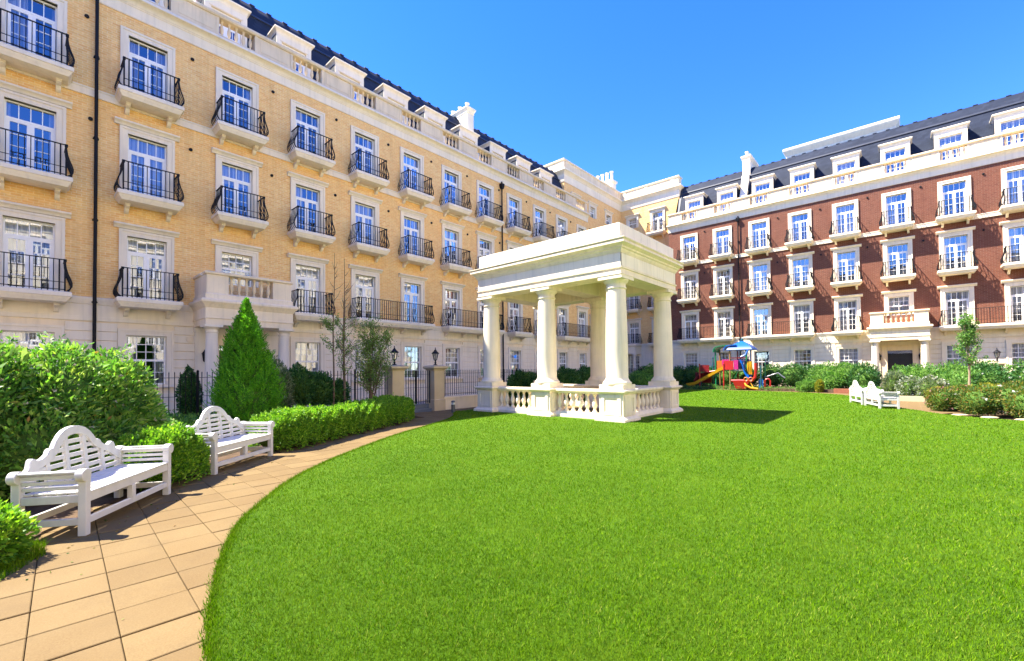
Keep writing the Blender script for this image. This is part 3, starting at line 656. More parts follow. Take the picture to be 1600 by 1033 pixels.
# ------------------------------------------------------------------ yellow building (left)
YB = thing('yellow_brick_building', 'long yellow brick apartment building with slate mansard roof along the left side', 'building', (0, 19.04, 0))
ycols = {k: 0.13+2.682*k for k in range(-1, 12)}
facade(YB, -5.5, 30.6, ycols, 'brick_y', None, panes_k=(0, 1, 2, 3), long_bal=((4, 5), (6, 7), (10, 11)), portico_k=2, no_bal=(11,))
cornice(YB, -5.5, 30.6, 13.47, 13.87, 14.12); parapet(YB, -5.5, 30.6, [c for c in ycols.values()])
roof(YB, -5.5, 30.6, [c for k, c in ycols.items() if k < 11]); chimney(YB, 19.75+0.0, 2.15, 5.6, 19.0, 5)
downpipe(YB, 1.52, 13.85); downpipe(YB, 20.31, 13.1); portico(YB, ycols[2]+0.02)
m = MB(); m.box(-5.49, -5.45, 0.02, 9, 0, 14.1); m.box(30.55, 30.595, 0.02, 9, 0, 14.1); obj('end_wall', m, 'brick_y', YB)
m = MB(); m.lathe([(0.11, 0), (0.12, 0.012), (0.10, 0.02), (0.03, 0.022)], n=16); o = obj('round_vent', m, 'stone', YB, (4.0, -0.036, 2.78)); o.rotation_euler = (R(90), 0, 0)

# ------------------------------------------------------------------ tall corner block
CB = thing('yellow_corner_block', 'taller yellow brick corner block with plain parapet where the wings meet', 'building', (0, 0, 0))
def tall_face(frame, s0, s1, cols):
    ops = []
    for c, dk in cols:
        for r in 'ABC': ops.append((c-OW/2, c+OW/2, FLOOR[r], FLOOR[r]+2.12))
        ops.append((c-OW/2, c+OW/2, FLOOR['D'], FLOOR['D']+2.0) if dk == 'D' else (c-0.43, c+0.43, 15.55, 16.5))
        ops.append((c-0.53, c+0.53, 1.2, 2.85))
    def put(o): o.matrix_parent_inverse = frame; return o
    return ops
def tall_wing(loc, rz, s0, s1, cols, name, balc):
    # each face is one part of the block; its windows are sub-parts
    ops = []
    for c, dk in cols:
        for r in 'ABC': ops.append((c-OW/2, c+OW/2, FLOOR[r], FLOOR[r]+2.12))
        ops.append((c-OW/2, c+OW/2, FLOOR['D'], FLOOR['D']+2.0) if dk == 'D' else (c-0.43, c+0.43, 15.55, 16.5))
        ops.append((c-0.53, c+0.53, 1.2, 2.85))
    wl = obj(name, wall_mesh(s0, s1, 4.0, 17.55, [o for o in ops if o[2] > 3]), 'brick_y', CB, loc, rz)
    obj('ground_floor_wall', wall_mesh(s0, s1, -0.05, 4.0, [o for o in ops if o[2] < 3]), 'stone_w', wl)
    courses(wl, s0, s1, [o for o in ops if o[2] < 3])
    m = MB(); m.sweep([(0.01, 3.25), (-0.05, 3.25), (-0.055, 3.38), (-0.038, 3.385), (-0.038, 3.76), (-0.10, 3.90), (-0.10, 3.98), (0.01, 4.01)], s0, s1); obj('base_band', m, 'stone_w', wl)
    m = MB(); m.sweep([(0.01, 10.35), (-0.06, 10.35), (-0.08, 10.57), (-0.08, 10.615), (0.01, 10.63)], s0, s1); obj('string_course', m, 'stone_w', wl)
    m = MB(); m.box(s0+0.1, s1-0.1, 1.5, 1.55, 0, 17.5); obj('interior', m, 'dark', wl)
    def win(c, z, w_, h_, kind, sur):
        obj('window_surround', SUR[sur], None, wl, (c, 0, z)); fm, gs, ps, cs = window_kit(w_, h_, kind)
        obj('window', fm, None, wl, (c, 0, z)); obj('glass', random.choice(gs), None, wl, (c, 0, z)); obj('curtain', random.choice(cs), None, wl, (c, 0, z))
    for c, dk in cols:
        for r in 'ABC':
            win(c, FLOOR[r], OW, 2.12, 'door', 'A' if r == 'A' else 'B')
            if balc: obj('balcony', SLAB[1.70], None, wl, (c, 0, FLOOR[r])); obj('railing', RAIL[1.70], None, wl, (c, 0, FLOOR[r]))
        win(c, 1.2, 1.06, 1.65, 'sash', 'G')
        if dk == 'D':
            win(c, FLOOR['D'], OW, 2.0, 'door', 'D'); obj('balcony', SLAB[1.70], None, wl, (c, 0, FLOOR['D'])); obj('railing', RAIL[1.70], None, wl, (c, 0, FLOOR['D']))
        else: win(c, 15.55, 0.86, 0.95, 'sash', 'd')
    return wl
w1 = tall_wing((0, 21.3, 0), 0, 30.6, 40.6, [(32.3, 'd'), (35.1, 'd'), (38.0, 'd')], 'side_wall', False)
w2 = tall_wing((40.6, 0, 0), R(-90), -21.3, -15.35, [(-20.05, 'd'), (-17.45, 'D')], 'front_wall', True)
# cornice and parapet run round the L of the block
def lring(m, prof):
    pts = [(30.6, 21.3), (40.6, 21.3), (40.6, 15.4), (41.4, 15.4), (41.4, 30), (30.6, 30)]
    nrm = [(-1, -1), (-1, -1), (-1, -1), (1, -1), (1, 1), (-1, 1)]; k = len(pts); vs = []
    for o, z in prof: vs += [(p[0]+q[0]*o, p[1]+q[1]*o, z) for p, q in zip(pts, nrm)]
    mm = len(prof); m.add(vs, [(i*k+j, i*k+(j+1) % k, (i+1)*k+(j+1) % k, (i+1)*k+j) for i in range(mm-1) for j in range(k)]+[tuple((mm-1)*k+j for j in range(k))])
m = MB(); lring(m, [(0.03, 17.50), (0.05, 17.55), (0.05, 18.14), (0.09, 18.18), (0.13, 18.28), (0.30, 18.40), (0.33, 18.42), (0.33, 18.52), (0.28, 18.56), (0.10, 18.58)]); obj('cornice', m, 'stone_w', CB)
m = MB(); lring(m, [(0.02, 18.55), (0.02, 18.70), (-0.02, 18.72), (-0.02, 19.34), (0.03, 19.38), (0.05, 19.40), (0.05, 19.50), (0.02, 19.53)]); obj('parapet', m, 'stone_d', CB)
m = MB()
for x in (31.0, 33.4, 35.8, 38.2, 40.3): m.box(x-0.16, x+0.16, 21.29, 21.35, 18.70, 19.37)
for y in (20.9, 18.6, 16.0): m.box(40.585, 40.65, y-0.16, y+0.16, 18.70, 19.37)
obj('parapet_pilaster', m, 'stone_d', CB)
m = MB(); m.box(30.65, 41.35, 22.95, 29.9, 13.5, 18.5); m.box(30.61, 30.66, 21.31, 29.9, 13.5, 18.5); obj('upper_body', m, 'brick_y', CB)
m = MB(); m.ring(40.7, 41.5, 22.3, 24.6, [(0, 18.5), (0, 20.9), (0.1, 21.0), (0.12, 21.1), (0.12, 21.2), (0.04, 21.25)]); co = obj('chimney', m, 'stone_w', CB)
pm_ = MB(); pm_.lathe([(0.17, 0), (0.15, 0.1), (0.14, 0.85), (0.19, 0.9), (0.19, 1.0), (0.12, 1.02)], n=12); pme_ = pm_.mesh('chimney_pot'); pme_.materials.append(M['stone_w'])
for i in range(4): obj('chimney_pot', pme_, None, co, (41.1, 22.55+0.55*i, 21.22))
# small entrance porch on the return
pw = MB(); pw.box(39.3, 40.6, 19.3, 21.0, 3.0, 3.75); pw.ring(39.3, 40.6, 19.3, 21.0, [(0.03, 3.7), (0.12, 3.8), (0.12, 3.9), (0.05, 3.95)]); po = obj('porch', pw, 'stone_w', CB)
for y in (19.5, 20.8):
    c = MB(); c.lathe([(0.24, 0), (0.24, 0.15), (0.2, 0.2), (0.18, 0.3), (0.155, 2.75), (0.2, 2.85), (0.24, 2.9), (0.24, 3.0)], 39.5, y, 18); obj('column', c, 'stone_w', po)

# ------------------------------------------------------------------ red building (right)
RB = thing('red_brick_building', 'red brick apartment building with cream stone trim on the right side', 'building', (38.1, 0, 0), R(-90))
rcols = {k: -(13.63-2.672*k) for k in range(0, 10)}
facade(RB, -15.4, 12.5, rcols, 'brick_r', None, long_bal=((0, 1), (2, 3), (6, 7), (8, 9)), portico_k=5)
cornice(RB, -15.4, 12.5, 13.47, 13.87, 14.12); parapet(RB, -15.4, 12.5, list(rcols.values())); roof(RB, -15.25, 12.5, list(rcols.values())); chimney(RB, -9.75, 2.75, 5.2, 19.55, 4)
downpipe(RB, -9.75, 13.2); portico(RB, rcols[5]-0.02)
m = MB(); m.box(-15.395, -15.35, 0.02, 9, 0, 14.1); m.box(12.45, 12.495, 0.02, 9, 0, 14.1); obj('end_wall', m, 'brick_r', RB)
m = MB(); m.sweep([(1.0, 14.15), (1.25, 14.10), (2.7, 17.75), (3.0, 18.5), (9, 18.7), (9, 14.1)], -15.42, -15.16); obj('verge_coping', m, 'lead', RB)
m = MB(); m.ring(-7.2, -0.2, 4.9, 7.5, [(0, 18.4), (0, 19.35), (0.04, 19.4), (0.12, 19.6), (0.22, 19.75), (0.22, 19.93), (0.15, 19.98)]); obj('roof_plant_room', m, 'stone_w', RB)

# ------------------------------------------------------------------ the wing behind the camera, seen in the lower windows
def far_wing(name, label, loc, rz, s0, s1, first, count):
    OB = thing(name, label, 'building', loc, rz)
    ocols = [first+2.7*k for k in range(count)]
    oops = [(c-OW/2, c+OW/2, FLOOR[r], FLOOR[r]+2.12) for c in ocols for r in 'ABC']+[(c-0.53, c+0.53, 1.2, 2.85) for c in ocols]
    obj('wall', wall_mesh(s0, s1, 4.0, 13.47, [o for o in oops if o[2] > 3]), 'stone_w', OB); obj('ground_floor_wall', wall_mesh(s0, s1, -0.05, 4.0, [o for o in oops if o[2] < 3]), 'stone_w', OB)
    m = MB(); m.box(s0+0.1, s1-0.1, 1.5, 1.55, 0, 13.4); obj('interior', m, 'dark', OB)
    for c in ocols:
        for r in 'ABC': obj('window_surround', SUR['B'], None, OB, (c, 0, FLOOR[r])); add_window(OB, c, FLOOR[r], OW, 2.12, 'door')
        obj('window_surround', SUR['G'], None, OB, (c, 0, 1.2)); add_window(OB, c, 1.2, 1.06, 1.65, 'sash')
    cornice(OB, s0, s1, 13.47, 13.87, 14.12)
    m = MB(); m.box(s0, s1, 0.02, 0.3, 14.12, 17.6); obj('parapet', m, 'stone_w', OB)
    m = MB(); m.add([(x, y, z) for x in (s0, s1) for y, z in ((1.3, 14.12), (2.9, 18.3), (9, 18.4), (9, 0), (0.2, 0), (0.2, 14.12))], [(i, (i+1) % 6, 6+(i+1) % 6, 6+i) for i in range(6) if i != 4]+[tuple(range(6)), tuple(range(6, 12))]); obj('roof', m, 'slate', OB)
far_wing('opposite_wing', 'pale stucco wing closing the court behind the viewer, mirrored in the lower left windows', (0, -16.0, 0), R(180), -38.0, 16.0, -36.0, 19)
far_wing('end_wing', 'shaded pale wing at the near end of the court, mirrored in the red building', (-20.0, 0, 0), R(90), -15.5, 18.5, -13.5, 12)

# ================================================================== garden pavilion
GZ = thing('garden_pavilion', 'cream stone garden pavilion with round columns and balustrade on the lawn', 'pavilion', (0, 0, 0))
GU0, GU1, GV0, GV1 = 11.7, 16.2, 6.1, 12.5
CU = (12.21, 15.66); CV = (6.61, 9.3, 11.99)
ped = MB(); ped.ring(-0.40, 0.40, -0.40, 0.40, [(0.11, -0.03), (0.11, 0.09), (0.08, 0.12), (0.03, 0.16), (0.0, 0.18), (0, 0.82), (0.03, 0.84), (0.05, 0.88), (0.10, 0.90), (0.10, 0.945), (0.07, 0.96)])
ped.ring(-0.40, 0.40, -0.40, 0.40, [(0.0, 0.955), (0.0, 1.115)])
for i in range(4):
    ca, sa = [(1, 0), (0, 1), (-1, 0), (0, -1)][i]
    for x0, x1, z0, z1 in ((-0.33, -0.22, 0.20, 0.80), (0.22, 0.33, 0.20, 0.80), (-0.22, 0.22, 0.20, 0.29), (-0.22, 0.22, 0.71, 0.80)):
        vs = [(x*ca-y*sa, x*sa+y*ca, z) for x, y, z in ((x0, -0.399, z0), (x1, -0.399, z0), (x1, -0.399, z1), (x0, -0.399, z1), (x0, -0.425, z0), (x1, -0.425, z0), (x1, -0.425, z1), (x0, -0.425, z1))]
        ped.add(vs, [(4, 5, 6, 7), (0, 1, 5, 4), (1, 2, 6, 5), (2, 3, 7, 6), (3, 0, 4, 7)])
pedm = ped.mesh('pedestal'); pedm.materials.append(M['pav'])
col = MB(); r = 0.335
col.lathe([(r+0.09, 1.115), (r+0.10, 1.15), (r+0.09, 1.19), (r+0.05, 1.21), (r+0.045, 1.24), (r+0.015, 1.27), (r, 1.32), (r, 2.0), (r-0.008, 2.6), (r-0.022, 3.2), (r-0.04, 3.85), (r-0.045, 4.02), (r-0.015, 4.04), (r-0.015, 4.07), (r-0.04, 4.085), (r-0.042, 4.17), (r-0.02, 4.20), (r+0.03, 4.25), (r+0.05, 4.29), (r+0.05, 4.30)], n=40)
col.ring(-0.40, 0.40, -0.40, 0.40, [(0, 4.302), (0.0, 4.40), (0.015, 4.418)])
colm = col.mesh('column'); colm.materials.append(M['pav'])
for u in CU:
    for v in CV: obj('pedestal', pedm, None, GZ, (u, v, 0)); obj('column', colm, None, GZ, (u, v, 0))
def bal_bay(p, q, n):
    p = Vector((*p, 0)); q = Vector((*q, 0)); d = (q-p); ln = d.length; a = math.atan2(d.y, d.x)
    m = MB(); m.sweep([(-0.20, -0.03), (-0.20, 0.10), (-0.17, 0.13), (-0.14, 0.20), (0.14, 0.20), (0.17, 0.13), (0.20, 0.10), (0.20, -0.03)], 0, ln)
    m.sweep([(-0.13, 0.80), (-0.15, 0.84), (-0.19, 0.87), (-0.20, 0.88), (-0.20, 0.935), (-0.17, 0.95), (0.17, 0.95), (0.20, 0.935), (0.20, 0.88), (0.15, 0.84), (0.13, 0.80)], 0, ln)
    o = obj('balustrade', m, 'pav', GZ, p, a)
    for i in range(n): bb = obj('baluster', BALG, None, o, (ln*(i+0.5)/n, 0, 0.20)); bb.scale = (1, 1, 1.055)
for u in CU:
    for v0, v1 in zip(CV[:-1], CV[1:]): bal_bay((u, v0+0.39), (u, v1-0.39), 7)
bal_bay((CU[0]+0.39, CV[0]), (CU[1]-0.39, CV[0]), 9)
E0 = (11.85, 16.02, 6.25, 12.35)
def hollow(prof_out, prof_in, name, mat):
    m = MB(); x0, x1, y0, y1 = E0; prof = prof_out+prof_in[::-1]
    vs = []
    for o, z in prof: vs += [(x0-o, y0-o, z), (x1+o, y0-o, z), (x1+o, y1+o, z), (x0-o, y1+o, z)]
    mm = len(prof); m.add(vs, [(i*4+k, i*4+(k+1) % 4, ((i+1) % mm)*4+(k+1) % 4, ((i+1) % mm)*4+k) for i in range(mm) for k in range(4)])
    return obj(name, m, mat, GZ)
hollow([(0, 4.42), (0, 4.60), (0.03, 4.605), (0.035, 4.65), (0.0, 4.655), (0.0, 5.06)], [(-0.72, 4.42), (-0.72, 5.06)], 'architrave', 'pav')
hollow([(0.012, 5.062), (0.02, 5.10), (0.05, 5.13), (0.06, 5.17), (0.10, 5.20), (0.11, 5.24), (0.20, 5.30), (0.215, 5.31), (0.215, 5.37), (0.19, 5.385), (0.24, 5.43), (0.24, 5.455), (0.18, 5.47)], [(-0.5, 5.062), (-0.5, 5.47)], 'cornice', 'pav')
m = MB(); m.box(E0[0]+0.5, E0[1]-0.5, E0[2]+0.5, E0[3]-0.5, 4.98, 5.3); obj('ceiling', m, 'pav', GZ)
m = MB(); m.box(E0[0]+0.72, E0[1]-0.72, 9.3-0.33, 9.3+0.33, 4.46, 4.97); obj('ceiling_beam', m, 'pav', GZ)
# frieze and parapet blocks, one by one
def blocks(name, x0, x1, y0, y1, z0, z1, th, nu, nv, mat):
    g = 0.006
    for i in range(nv):
        a, c = y0+(y1-y0)*i/nv, y0+(y1-y0)*(i+1)/nv
        for x in (x0, x1):
            b = MB(); lo, hi = (x, x+th) if x == x0 else (x-th, x); b.ring(lo+0.004, hi-0.004, a+g+0.004, c-g-0.004, [(0, z0), (0.004, z0+0.004), (0.004, z1-0.004), (0, z1)]); obj(name, b, mat, GZ)
    for i in range(nu):
        a, c = x0+th+(x1-x0-2*th)*i/nu, x0+th+(x1-x0-2*th)*(i+1)/nu
        for y in (y0, y1):
            b = MB(); lo, hi = (y, y+th) if y == y0 else (y-th, y); b.ring(a+g+0.004, c-g-0.004, lo+0.004, hi-0.004, [(0, z0), (0.004, z0+0.004), (0.004, z1-0.004), (0, z1)]); obj(name, b, mat, GZ)
blocks('parapet_block', E0[0]+0.04, E0[1]-0.04, E0[2]+0.04, E0[3]-0.04, 5.472, 5.98, 0.22, 3, 5, 'pav_w')
blocks('frieze_block', E0[0]-0.006, E0[1]+0.006, E0[2]-0.006, E0[3]+0.006, 4.675, 5.055, 0.05, 4, 6, 'pav_w')
m = MB(); m.box(E0[0]+0.25, E0[1]-0.25, E0[2]+0.25, E0[3]-0.25, 5.3, 5.75); obj('roof_slab', m, 'pav', GZ)
m = MB(); m.box(12.3, 15.6, 6.7, 11.9, -0.03, 0.05); obj('floor', m, 'paving', GZ)

# ================================================================== benches
def bench(name, label, loc, rz):
    T = thing(name, label, 'bench', loc, rz, 'white arched garden benches')
    def part(nm, mb):
        o = obj(nm, mb, 'paint', T); mod = o.modifiers.new('edge', 'BEVEL'); mod.width = 0.005; mod.segments = 2; mod.limit_method = 'ANGLE'; mod.angle_limit = R(40); return o
    X = 0.765
    for sx in (-1, 1):
        part('leg', MB().box(sx*X-0.036, sx*X+0.036, -0.336, -0.264, 0, 0.60)); part('leg', MB().box(sx*X-0.036, sx*X+0.036, 0.234, 0.306, 0, 0.62))
        arm = MB()
        for z, x in ((0.495, 0.0), (0.555, 0.008), (0.612, 0.022)): arm.box(sx*(X+x)-0.013, sx*(X+x)+0.013, -0.262, 0.232, z-0.019, z+0.019)
        for k in range(3):
            g = R(60+k*50); arm.box(sx*(X+0.03+0.042*math.cos(g))-0.016, sx*(X+0.03+0.042*math.cos(g))+0.016, -0.27, 0.24, 0.625+0.042*math.sin(g)-0.011, 0.625+0.042*math.sin(g)+0.011)
        part('armrest', arm)
        for y in (-0.34, 0.235):
            sc = MB(); vs = [(sx*(X+0.028)+0.066*math.cos(2*math.pi*k/20), 0.625+0.066*math.sin(2*math.pi*k/20)) for k in range(20)]; sc.prism(vs, y, y+0.075); part('scroll', sc)
        part('stretcher', MB().box(sx*X-0.02, sx*X+0.02, -0.264, 0.234, 0.11, 0.18)); part('seat_rail', MB().box(sx*X-0.02, sx*X+0.02, -0.264, 0.234, 0.34, 0.42))
    part('apron', MB().box(-X+0.036, X-0.036, -0.325, -0.285, 0.335, 0.425)); part('apron', MB().box(-X+0.036, X-0.036, 0.25, 0.29, 0.335, 0.425))
    part('stretcher', MB().box(-X+0.036, X-0.036, -0.322, -0.282, 0.11, 0.18)); part('stretcher', MB().box(-X+0.036, X-0.036, 0.252, 0.292, 0.11, 0.18))
    part('middle_leg', MB().box(-0.033, 0.033, -0.332, -0.272, 0.18, 0.335)); part('middle_leg', MB().box(-0.033, 0.033, 0.245, 0.30, 0.18, 0.335))
    for i in range(6): part('seat_slat', MB().box(-X+0.01, X-0.01, -0.335+0.098*i, -0.335+0.098*i+0.086, 0.427, 0.448))
    top = [(0, 1.06), (0.08, 1.052), (0.16, 1.026), (0.23, 0.978), (0.29, 0.915), (0.335, 0.848), (0.365, 0.852), (0.395, 0.838), (0.42, 0.795), (0.48, 0.762), (0.55, 0.752), (0.575, 0.772), (0.605, 0.785), (0.635, 0.772), (0.65, 0.735), (0.665, 0.69), (0.70, 0.665), (0.735, 0.655)]
    def ztop(x): return float(np.interp(abs(x), [p[0] for p in top], [p[1] for p in top]))
    low = [(0, 0.965), (0.08, 0.957), (0.15, 0.932), (0.20, 0.895), (0.245, 0.84), (0.29, 0.78), (0.36, 0.735), (0.44, 0.695), (0.54, 0.655), (0.62, 0.60), (0.68, 0.56), (0.735, 0.53)]
    def zlow(x): return float(np.interp(abs(x), [p[0] for p in low], [p[1] for p in low]))
    yb = lambda z: 0.245+(z-0.42)*0.10
    rail = MB(); xs = sorted({s_*p[0] for p in top+low for s_ in (-1, 1)})
    vs = []
    for x in xs:
        a, b = ztop(x), zlow(x); vs += [(x, yb(b)-0.024, b), (x, yb(a)-0.024, a), (x, yb(a)+0.024, a), (x, yb(b)+0.024, b)]
    k = len(xs); rail.add(vs, [(i*4+j, i*4+(j+1) % 4, (i+1)*4+(j+1) % 4, (i+1)*4+j) for i in range(k-1) for j in range(4)]+[(3, 2, 1, 0), ((k-1)*4, (k-1)*4+1, (k-1)*4+2, (k-1)*4+3)]); part('back_rail', rail)
    for z in (0.485, 0.565, 0.645, 0.725, 0.805, 0.885):
        xx = [x for x in np.linspace(0, 0.735, 148) if zlow(x) > z+0.015]
        if xx: L_ = max(xx)+0.025; part('back_slat', MB().box(-L_, L_, yb(z)-0.012, yb(z)+0.012, z-0.023, z+0.023))
    for x in (-0.42, -0.14, 0.14, 0.42):
        b = MB(); z1 = zlow(x)+0.01; b.add([(x-0.026, yb(0.43)-0.020, 0.43), (x+0.026, yb(0.43)-0.020, 0.43), (x+0.026, yb(0.43)+0.020, 0.43), (x-0.026, yb(0.43)+0.020, 0.43), (x-0.026, yb(z1)-0.020, z1), (x+0.026, yb(z1)-0.020, z1), (x+0.026, yb(z1)+0.020, z1), (x-0.026, yb(z1)+0.020, z1)],
                      [(0, 3, 2, 1), (4, 5, 6, 7), (0, 1, 5, 4), (1, 2, 6, 5), (2, 3, 7, 6), (3, 0, 4, 7)]); part('back_muntin', b)
    return T
def seat_at(fl, fr):
    """front-left and front-right leg feet (seen from the front sitter's left) -> centre and rotation"""
    a, b = Vector(fl), Vector(fr); d = (b-a).normalized(); mid = (a+b)/2; back = Vector((-d.y, d.x)); c = mid+back*0.30
    return (c.x, c.y, 0.0), math.atan2(d.y, d.x)
l1, z1 = seat_at((0.45, 6.10), (1.29, 7.25)); B1 = bench('garden_bench', 'white arched-back bench nearest the camera on the paved path', l1, z1)
B1.scale = (0.955, 0.955, 0.955)
l2, z2 = seat_at((2.02, 8.08), (3.20, 9.03)); clone_tree(B1, l2, z2, 'white arched-back bench between the round clipped bush and the long low hedge')
l3 = (22.1, 0.75, 0); z3 = R(19.3); clone_tree(B1, l3, z3, 'nearer of two white benches across the lawn, seen from behind')
clone_tree(B1, (23.85, 1.36, 0), R(19), 'farther of two white benches across the lawn, half hidden by its neighbour')

# ================================================================== fence, gate, piers, lamps
def pier(loc, label, w_=0.50, h_=1.58):
    T = thing('gate_pier', label, 'pier', loc, 0, 'stone gate piers')
    a = w_/2; m = MB(); m.ring(-a, a, -a, a, [(0.03, -0.05), (0.03, 0.42), (0.0, 0.45), (0, h_)]); obj('shaft', m, 'pier', T)
    c = MB(); c.ring(-a, a, -a, a, [(0.0, h_+0.001), (0.02, h_+0.02), (0.03, h_+0.05), (0.09, h_+0.09), (0.11, h_+0.10), (0.11, h_+0.17), (0.08, h_+0.19), (-0.1, h_+0.22)]); obj('cap', c, 'pier', T)
    return T
def lantern(loc, label):
    T = thing('pier_lantern', label, 'lamp', loc, 0, 'black lanterns on piers')
    m = MB(); m.lathe([(0.09, 0), (0.09, 0.03), (0.04, 0.05), (0.028, 0.08), (0.045, 0.11), (0.028, 0.14), (0.03, 0.20), (0.065, 0.215), (0.065, 0.225)], n=12); obj('base', m, 'iron', T)
    g = MB(); g.lathe([(0.058, 0.226), (0.118, 0.47)], n=6); obj('glass', g, 'lampglass', T)
    f = MB()
    for k in range(6):
        a = 2*math.pi*k/6; f.bar((0.062*math.cos(a), 0.062*math.sin(a), 0.22), (0.124*math.cos(a), 0.124*math.sin(a), 0.475), 0.013)
    obj('frame', f, 'iron', T)
    t = MB(); t.lathe([(0.15, 0.472), (0.155, 0.49), (0.10, 0.55), (0.06, 0.58), (0.055, 0.61), (0.03, 0.63), (0.012, 0.68), (0.022, 0.70), (0.004, 0.73)], n=12); obj('top', t, 'iron', T)
    b = MB(); b.lathe([(0.02, 0.24), (0.02, 0.30), (0.026, 0.31), (0.026, 0.38), (0.01, 0.41)], n=8); obj('bulb', b, 'lens', T)
    return T
pier((9.22, 14.1, 0), 'tan stone gate pier left of the gate, beside the leafy sapling'); pier((11.12, 14.1, 0), 'tan stone gate pier right of the gate, joined to the low wall')
lantern((9.22, 14.1, 1.79), 'black lantern on the pier left of the gate'); lantern((11.12, 14.1, 1.79), 'black lantern on the pier right of the gate')
def railings(m, x0, x1, y, z0, z1, step=0.118, post=2.2):
    m.box(x0, x1, y-0.02, y+0.02, z1-0.14, z1-0.128); m.box(x0, x1, y-0.02, y+0.02, z0+0.09, z0+0.102); m.box(x0, x1, y-0.014, y+0.014, (z0+z1)/2, (z0+z1)/2+0.01)
    n = int((x1-x0)/step)
    for i in range(n+1):
        x = x0+(x1-x0)*i/n; m.box(x-0.008, x+0.008, y-0.008, y+0.008, z0+0.02, z1-0.02); m.add([(x-0.012, y-0.012, z1-0.02), (x+0.012, y-0.012, z1-0.02), (x+0.012, y+0.012, z1-0.02), (x-0.012, y+0.012, z1-0.02), (x, y, z1+0.03)], [(0, 1, 4), (1, 2, 4), (2, 3, 4), (3, 0, 4)])
def fence(label, x0, x1, wall_h, y=14.1, z1=1.60, wall_mat='pier'):
    T = thing('iron_fence', label, 'fence', (0, 0, 0), 0, 'black iron railings on low stone walls')
    w_ = MB(); w_.box(x0, x1, y-0.15, y+0.15, -0.05, wall_h-0.07); w_.ring(x0, x1, y-0.15, y+0.15, [(0.03, wall_h-0.069), (0.03, wall_h-0.015), (0.015, wall_h)]); obj('low_wall', w_, wall_mat, T)
    r_ = MB(); railings(r_, x0, x1, y, wall_h, z1); obj('railing', r_, 'iron', T)
    x = x0+0.15; pm2 = MB(); pm2.box(-0.022, 0.022, -0.022, 0.022, wall_h-0.001, z1+0.02); pm2.lathe([(0.03, z1+0.02), (0.035, z1+0.04), (0.0, z1+0.075)], n=8); pmm = pm2.mesh('post'); pmm.materials.append(M['iron'])
    while x < x1: obj('post', pmm, None, T, (x, y, 0)); x += 2.25
    return T
fence('black iron railing left of the gate, behind the cypress and saplings', -6.0, 8.93, 0.33)
fence('black iron railing right of the gate on a taller cream wall', 11.41, 30.6, 0.52, wall_mat='stone')
T = thing('iron_gate', 'black iron double gate between the two tan piers', 'gate', (0, 0, 0))
for x0, x1 in ((9.50, 10.16), (10.18, 10.84)):
    g = MB(); railings(g, x0, x1, 14.1, 0.28, 1.58, 0.11); g.box(x0, x0+0.03, 14.085, 14.115, 0.3, 1.6); g.box(x1-0.03, x1, 14.085, 14.115, 0.3, 1.6); obj('gate_leaf', g, 'iron', T)
m = MB(); m.box(9.48, 10.86, 14.0, 14.45, -0.05, 0.09); m.box(9.48, 10.86, 14.18, 14.45, 0.09, 0.27); tag(obj('gate_step', m, 'bluegrey'), 'blue grey stone steps below the iron gate', 'steps')
bl = thing('bollard_light', 'short grey bollard light at the path edge beside the pavilion', 'bollard', (10.86, 12.72, 0.0))
m = MB(); m.lathe([(0.085, -0.03), (0.085, 0.0), (0.075, 0.01), (0.075, 0.30), (0.06, 0.305)], n=16); obj('post', m, 'bollard', bl)
m = MB(); m.lathe([(0.06, 0.306), (0.06, 0.385)], n=16); obj('lens', m, 'lens', bl)
m = MB(); m.lathe([(0.075, 0.386), (0.077, 0.42), (0.06, 0.445), (0.01, 0.455)], n=16); obj('cap', m, 'bollard', bl)

# ================================================================== playground
PG = thing('playground_set', 'colourful plastic climbing set with yellow slide and blue roof by the far hedge', 'playground', (0, 0, 0.14))
def pp(nm, mb, c): return obj(nm, mb, 'pl_'+c, PG)
for (u, v, h_, c) in ((34.45, 9.55, 2.75, 'tan'), (34.45, 8.45, 2.75, 'green'), (35.6, 9.33, 2.75, 'darkred'), (35.6, 8.45, 2.75, 'blue'), (34.6, 10.58, 2.75, 'green'), (35.6, 10.58, 2.75, 'tan'), (34.5, 11.72, 1.7, 'red'), (35.5, 11.05, 2.2, 'teal'), (34.3, 7.52, 1.5, 'teal'), (35.2, 7.45, 1.7, 'green'), (34.4, 9.97, 1.7, 'red')):
    pp('post', MB().lathe([(0.05, -0.1), (0.05, h_), (0.058, h_), (0.058, h_+0.04), (0.02, h_+0.07)], u, v, 12), c)
m = MB()
for k in range(8):
    pass
m.ring(34.75, 35.35, 8.55, 9.2, [(0.50, 2.70), (0.52, 2.74), (0.45, 2.86), (0.28, 3.02), (0.08, 3.18), (-0.12, 3.30), (-0.27, 3.40)]); pp('roof', m, 'blue')
g = MB(); xs = [(9.2+0.75, 2.72), (9.2+0.72, 2.90), (9.2+0.58, 3.04), (9.2+0.35, 3.10), (9.2-0.1, 3.10), (9.2-0.1, 3.05), (9.2+0.33, 3.05), (9.2+0.54, 3.0), (9.2+0.67, 2.87), (9.2+0.70, 2.72)]
n_ = len(xs); g.add([(34.3, y, z) for y, z in xs]+[(35.7, y, z) for y, z in xs], [(i, (i+1) % n_, n_+(i+1) % n_, n_+i) for i in range(n_)]+[tuple(range(n_)), tuple(range(n_, 2*n_))[::-1]]); pp('roof_canopy', g, 'blue')
g = MB(); xs = [(10.72, 2.60), (10.68, 2.86), (10.55, 3.0), (10.2, 3.08), (9.75, 3.12), (9.75, 3.06), (10.2, 3.02), (10.5, 2.95), (10.62, 2.82), (10.66, 2.60)]; n_ = len(xs)
